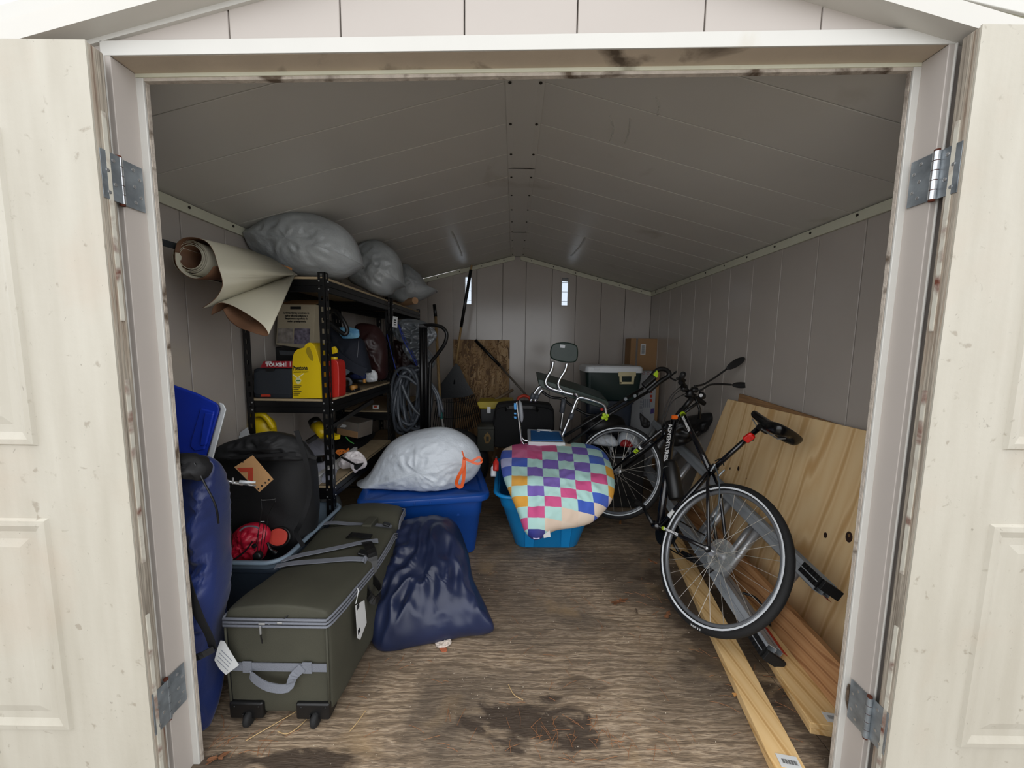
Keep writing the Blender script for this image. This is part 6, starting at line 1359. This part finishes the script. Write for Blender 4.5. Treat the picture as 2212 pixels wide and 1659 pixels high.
ob('mower_deck', pillow(px([(1262, 905), (1300, 893), (1340, 900), (1350, 920), (1330, 938), (1280, 940), (1258, 930)], Y=3.15), (0, -1, 0), .10, .12, wr=.01, ws=8, seed=120)[:2], BLK, t, smooth=True)
# white and blue bath seat
t = thing('bath_chair', 'white bath chair with blue pad and steel backrest behind the patchwork pillow', 'chair', tuple(P(1170, 960, Y=2.75)))
ob('seat', prism([P(1140, 958, Y=2.66), P(1222, 958, Y=2.66), P(1212, 930, Y=2.9), P(1139, 926, Y=2.9)], (0, 0, -.03)), mat('grey white plastic', '#8f9398', .45), t, bev=.006)
q_ = [P(1147, 953, Y=2.68), P(1216, 954, Y=2.68), P(1207, 935, Y=2.86), P(1146, 932, Y=2.86)]
ob('blue_pad', prism([p + V3((0, 0, .002)) for p in q_], (0, 0, .008)), mat('blue seat pad', '#0f4f86', .6), t, bev=.002)
ob('front_edge', prism(px([(1141, 954), (1220, 956), (1222, 965), (1142, 963)], Y=2.652)[::-1], (0, .012, 0)), WPL, t, bev=.003)
for a_ in (1163, 1190): ob('drain_slot', TR(box(-.012, .012, -.006, .006, 0, .002), MX(tuple(P(a_, 935.5, Y=2.84) + V3((0, 0, .012))))), WPL, t)
ob('rear_edge', tube(px([(1160, 930), (1190, 931)], Y=2.88), .012, 8), WPL, t, smooth=True)
ob('back_tube', tube(cr(px([(1116, 868), (1118, 885), (1123, 925), (1126, 950), (1132, 960)], Y=2.68), 5), .011, 10), TU, t, smooth=True)
ob('back_tube', tube(cr(px([(1126, 942), (1131, 950), (1141, 952)], Y=2.72), 4), .009, 10), TU, t, smooth=True)
ob('backrest', pillow(px([(1121, 866), (1127, 870), (1130, 885), (1131, 902), (1128, 912), (1124, 908), (1121, 890)], Y=2.66), (0, -1, 0), .03, .05, wr=0, rings=10, e=.4)[:2], mat('grey white plastic', '#8f9398'), t, smooth=True)
for y0_, y1_ in ((871, 874), (874, 885), (892, 895), (900, 904)): ob('blue_button', prism(px([(1110, y0_), (1115, y0_), (1115.5, y1_), (1111, y1_)], Y=2.67)[::-1], (0, .006, 0)), mat('sky blue plastic', '#3f9be0', .4), t)
# black crate with bags
t = thing('black_case', 'black hard case with steel handle standing behind the front wheel', 'case', tuple(P(1320, 1085, Z=.0)))
ob('case_body', box(.63, 1.10, 3.0, 3.25, .003, .47), mat('black hard case', '#0b0b0d', .5), t, bev=.012)
hp = px([(1319, 972), (1319, 987), (1326, 988), (1352, 988), (1361, 983), (1361, 972)], Y=2.975)
ob('steel_handle', tube(hp, .010, 8), mat('grey steel handle', '#85898e', .35, .8), t, smooth=True)
for a_ in (1321, 1360): ob('handle_mount', TR(box(-.014, .014, 0, .02, -.018, .018), MX(tuple(P(a_, 972, Y=2.985)))), STEEL, t, bev=.003)
for k, (o, lab) in enumerate((([(1272, 955), (1275, 942), (1290, 934), (1315, 937), (1328, 945), (1335, 962), (1300, 963)], 'left white shopping bag seen through the front wheel'), ([(1336, 958), (1338, 940), (1350, 932), (1368, 935), (1378, 948), (1379, 965), (1345, 965)], 'right white shopping bag with red tie behind the front wheel'))):
    b_ = ob('shopping_bag', pillow(px(o, Y=3.1), (0, -1, 0), .07, .10, wr=.016, ws=16, seed=110 + k, crease=.6)[:2], WBAG, None, smooth=True, label=lab, cat='bag')
    if k: ob('red_tie', pillow(px([(1340, 957), (1347, 950), (1357, 950), (1366, 960), (1364, 965), (1342, 964)], Y=3.02), (0, -1, 0), .02, .01, wr=.01, ws=30, seed=115, crease=.5)[:2], mat('red plastic film', '#8f1a1c', .4), b_, smooth=True)

# ---------------------------------------------------------------- litter on the floor
LEAF = mat('dry oak leaf', '#7d5234', .85, var=.3, vs=30, bump=.3)
def leaf(a, b, s, rz, lab, m=LEAF):
    c_ = P(a, b, Z=.004); o = []
    for i in range(22):
        an = 2 * PI * i / 22; r_ = s * (.6 + .4 * math.cos(2 * an) + .22 * math.cos(7 * an)); o.append(V3((r_ * math.cos(an), .75 * r_ * math.sin(an), .004 + .35 * s * abs(math.sin(an * 1.5 + s * 50)) * .5)))
    V = [V3((0, 0, .006))] + o; F = [(0, i + 1, (i + 1) % 22 + 1) for i in range(22)]
    x = ob('dry_leaf', TR((V, F), MX(tuple(c_), rz=rz)), m, None, label=lab, cat='leaf', smooth=False)
    sd = x.modifiers.new('t', 'SOLIDIFY'); sd.thickness = .0008
leaf(1338, 1302, .048, .4, 'largest curled brown oak leaf on the open floor left of the rear wheel')
leaf(1375, 1322, .018, 1.4, 'small leaf bit just right of the largest oak leaf', mat('grey leaf', '#5a4a3c', .9))
leaf(1410, 1215, .03, 2.2, 'brown leaf by the bottom left of the rear wheel')
leaf(1340, 1130, .025, 1.2, 'tan leaf on the floor below the front wheel', mat('tan leaf', '#9a6a3e', .85))
leaf(1592, 1502, .020, .2, 'pale orange wood chip like leaf left of the pine board', mat('orange leaf', '#b9884e', .85))
leaf(1442, 1330, .03, .9, 'dull leaf touching the tyre bottom left of the pine board')
leaf(470, 1640, .03, .5, 'reddish leaf scrap near the left jamb foot')
t = ob('paper_scrap', pillow([P(940, 1385, Z=.01), P(952, 1378, Z=.02), P(972, 1380, Z=.015), P(975, 1390, Z=.01), P(962, 1398, Z=.008), P(945, 1398, Z=.006)], (0, -.3, 1), .006, .002, wr=.012, ws=60, seed=130, crease=.6, rings=8)[:2], mat('torn paper', '#c9bdb2', .9), None, label='torn scrap of white paper in front of the navy sack', cat='paper')
ob('wet_stain', pillow([P(948, 1396, Z=.004), P(960, 1396, Z=.004), P(966, 1405, Z=.004), P(955, 1408, Z=.004)], (0, 0, 1), .003, .001, rings=5)[:2], mat('rust brown scrap', '#a35a3c', .9), t)
for pts, lab in (([(531, 1600), (560, 1583), (600, 1560), (640, 1537)], 'long pale straw lying in front of the olive case wheels'), ([(600, 1580), (620, 1585), (645, 1570), (670, 1545)], 'bent brown twig under the right case wheel'), ([(755, 1580), (772, 1560), (790, 1535)], 'thin reddish twig right of the olive case'), ([(1098, 1478), (1110, 1500), (1130, 1512)], 'thin curved twig on the bare floor centre')):
    ob('twig', tube(cr([P(a, b, Z=.006) for a, b in pts], 5), .0016, 5), mat('straw', '#b79a6c', .8), None, label=lab, cat='twig')
rnd = random.Random(12); g = []
def needle(x, y, L, an):
    p0 = V3((x, y, .003)); d_ = V3((math.cos(an), math.sin(an), 0)); g.append(tube([p0, p0 + d_ * L * .5 + V3((rnd.uniform(-.1, .1) * L, 0, .003)), p0 + d_ * L], .0007, 4))
for cx, cy, s, n in ((.25, 1.08, .18, 60), (-.9, 1.08, .1, 22), (.78, 1.85, .12, 18), (1.0, 1.35, .12, 14), (.55, 1.9, .2, 16), (0, 1.5, .6, 50), (.1, 1.25, .5, 50), (.4, 2.4, .4, 30)):
    for _ in range(n):
        x, y = rnd.gauss(cx, s), abs(rnd.gauss(cy, s * .6) - 1.07) + 1.07; needle(min(max(x, -1.0), 1.4), y, rnd.uniform(.02, .07), rnd.uniform(0, PI))
ob('pine_needles', J(*g), mat('dry pine needle', '#8f5f3a', .8), None, label='dry brown pine needles scattered over the plywood floor', cat='litter', kind='stuff')
g = []
for _ in range(260):
    x, y = rnd.uniform(-.95, 1.3), rnd.uniform(1.07, 2.2); s = rnd.uniform(.001, .0028); g.append(prism([(x, y, .0005), (x + s, y, .0005), (x + s * .6, y + s, .0005)], (0, 0, s)))
ob('wood_crumbs', J(*g), mat('pale crumb', '#c4b8a4', .9), None, label='tiny pale crumbs scattered over the plywood floor', cat='litter', kind='stuff')
# cobweb and dirt clump at the right lower hinge
ob('debris_clump', pillow([P(1832, 1478, Y=1.05), P(1842, 1490, Y=1.05), P(1846, 1530, Y=1.05), P(1858, 1560, Y=1.05), P(1848, 1575, Y=1.05), P(1834, 1550, Y=1.05), P(1828, 1510, Y=1.05)], (-1, -.4, 0), .004, .002, wr=.006, ws=90, crease=.8, rings=8)[:2], mat('rotting debris', '#5b4c3d', .95, var=.5, vs=60, bump=.8), None, label='clump of dirt and cobweb stuck beside the lower right hinge', cat='debris')
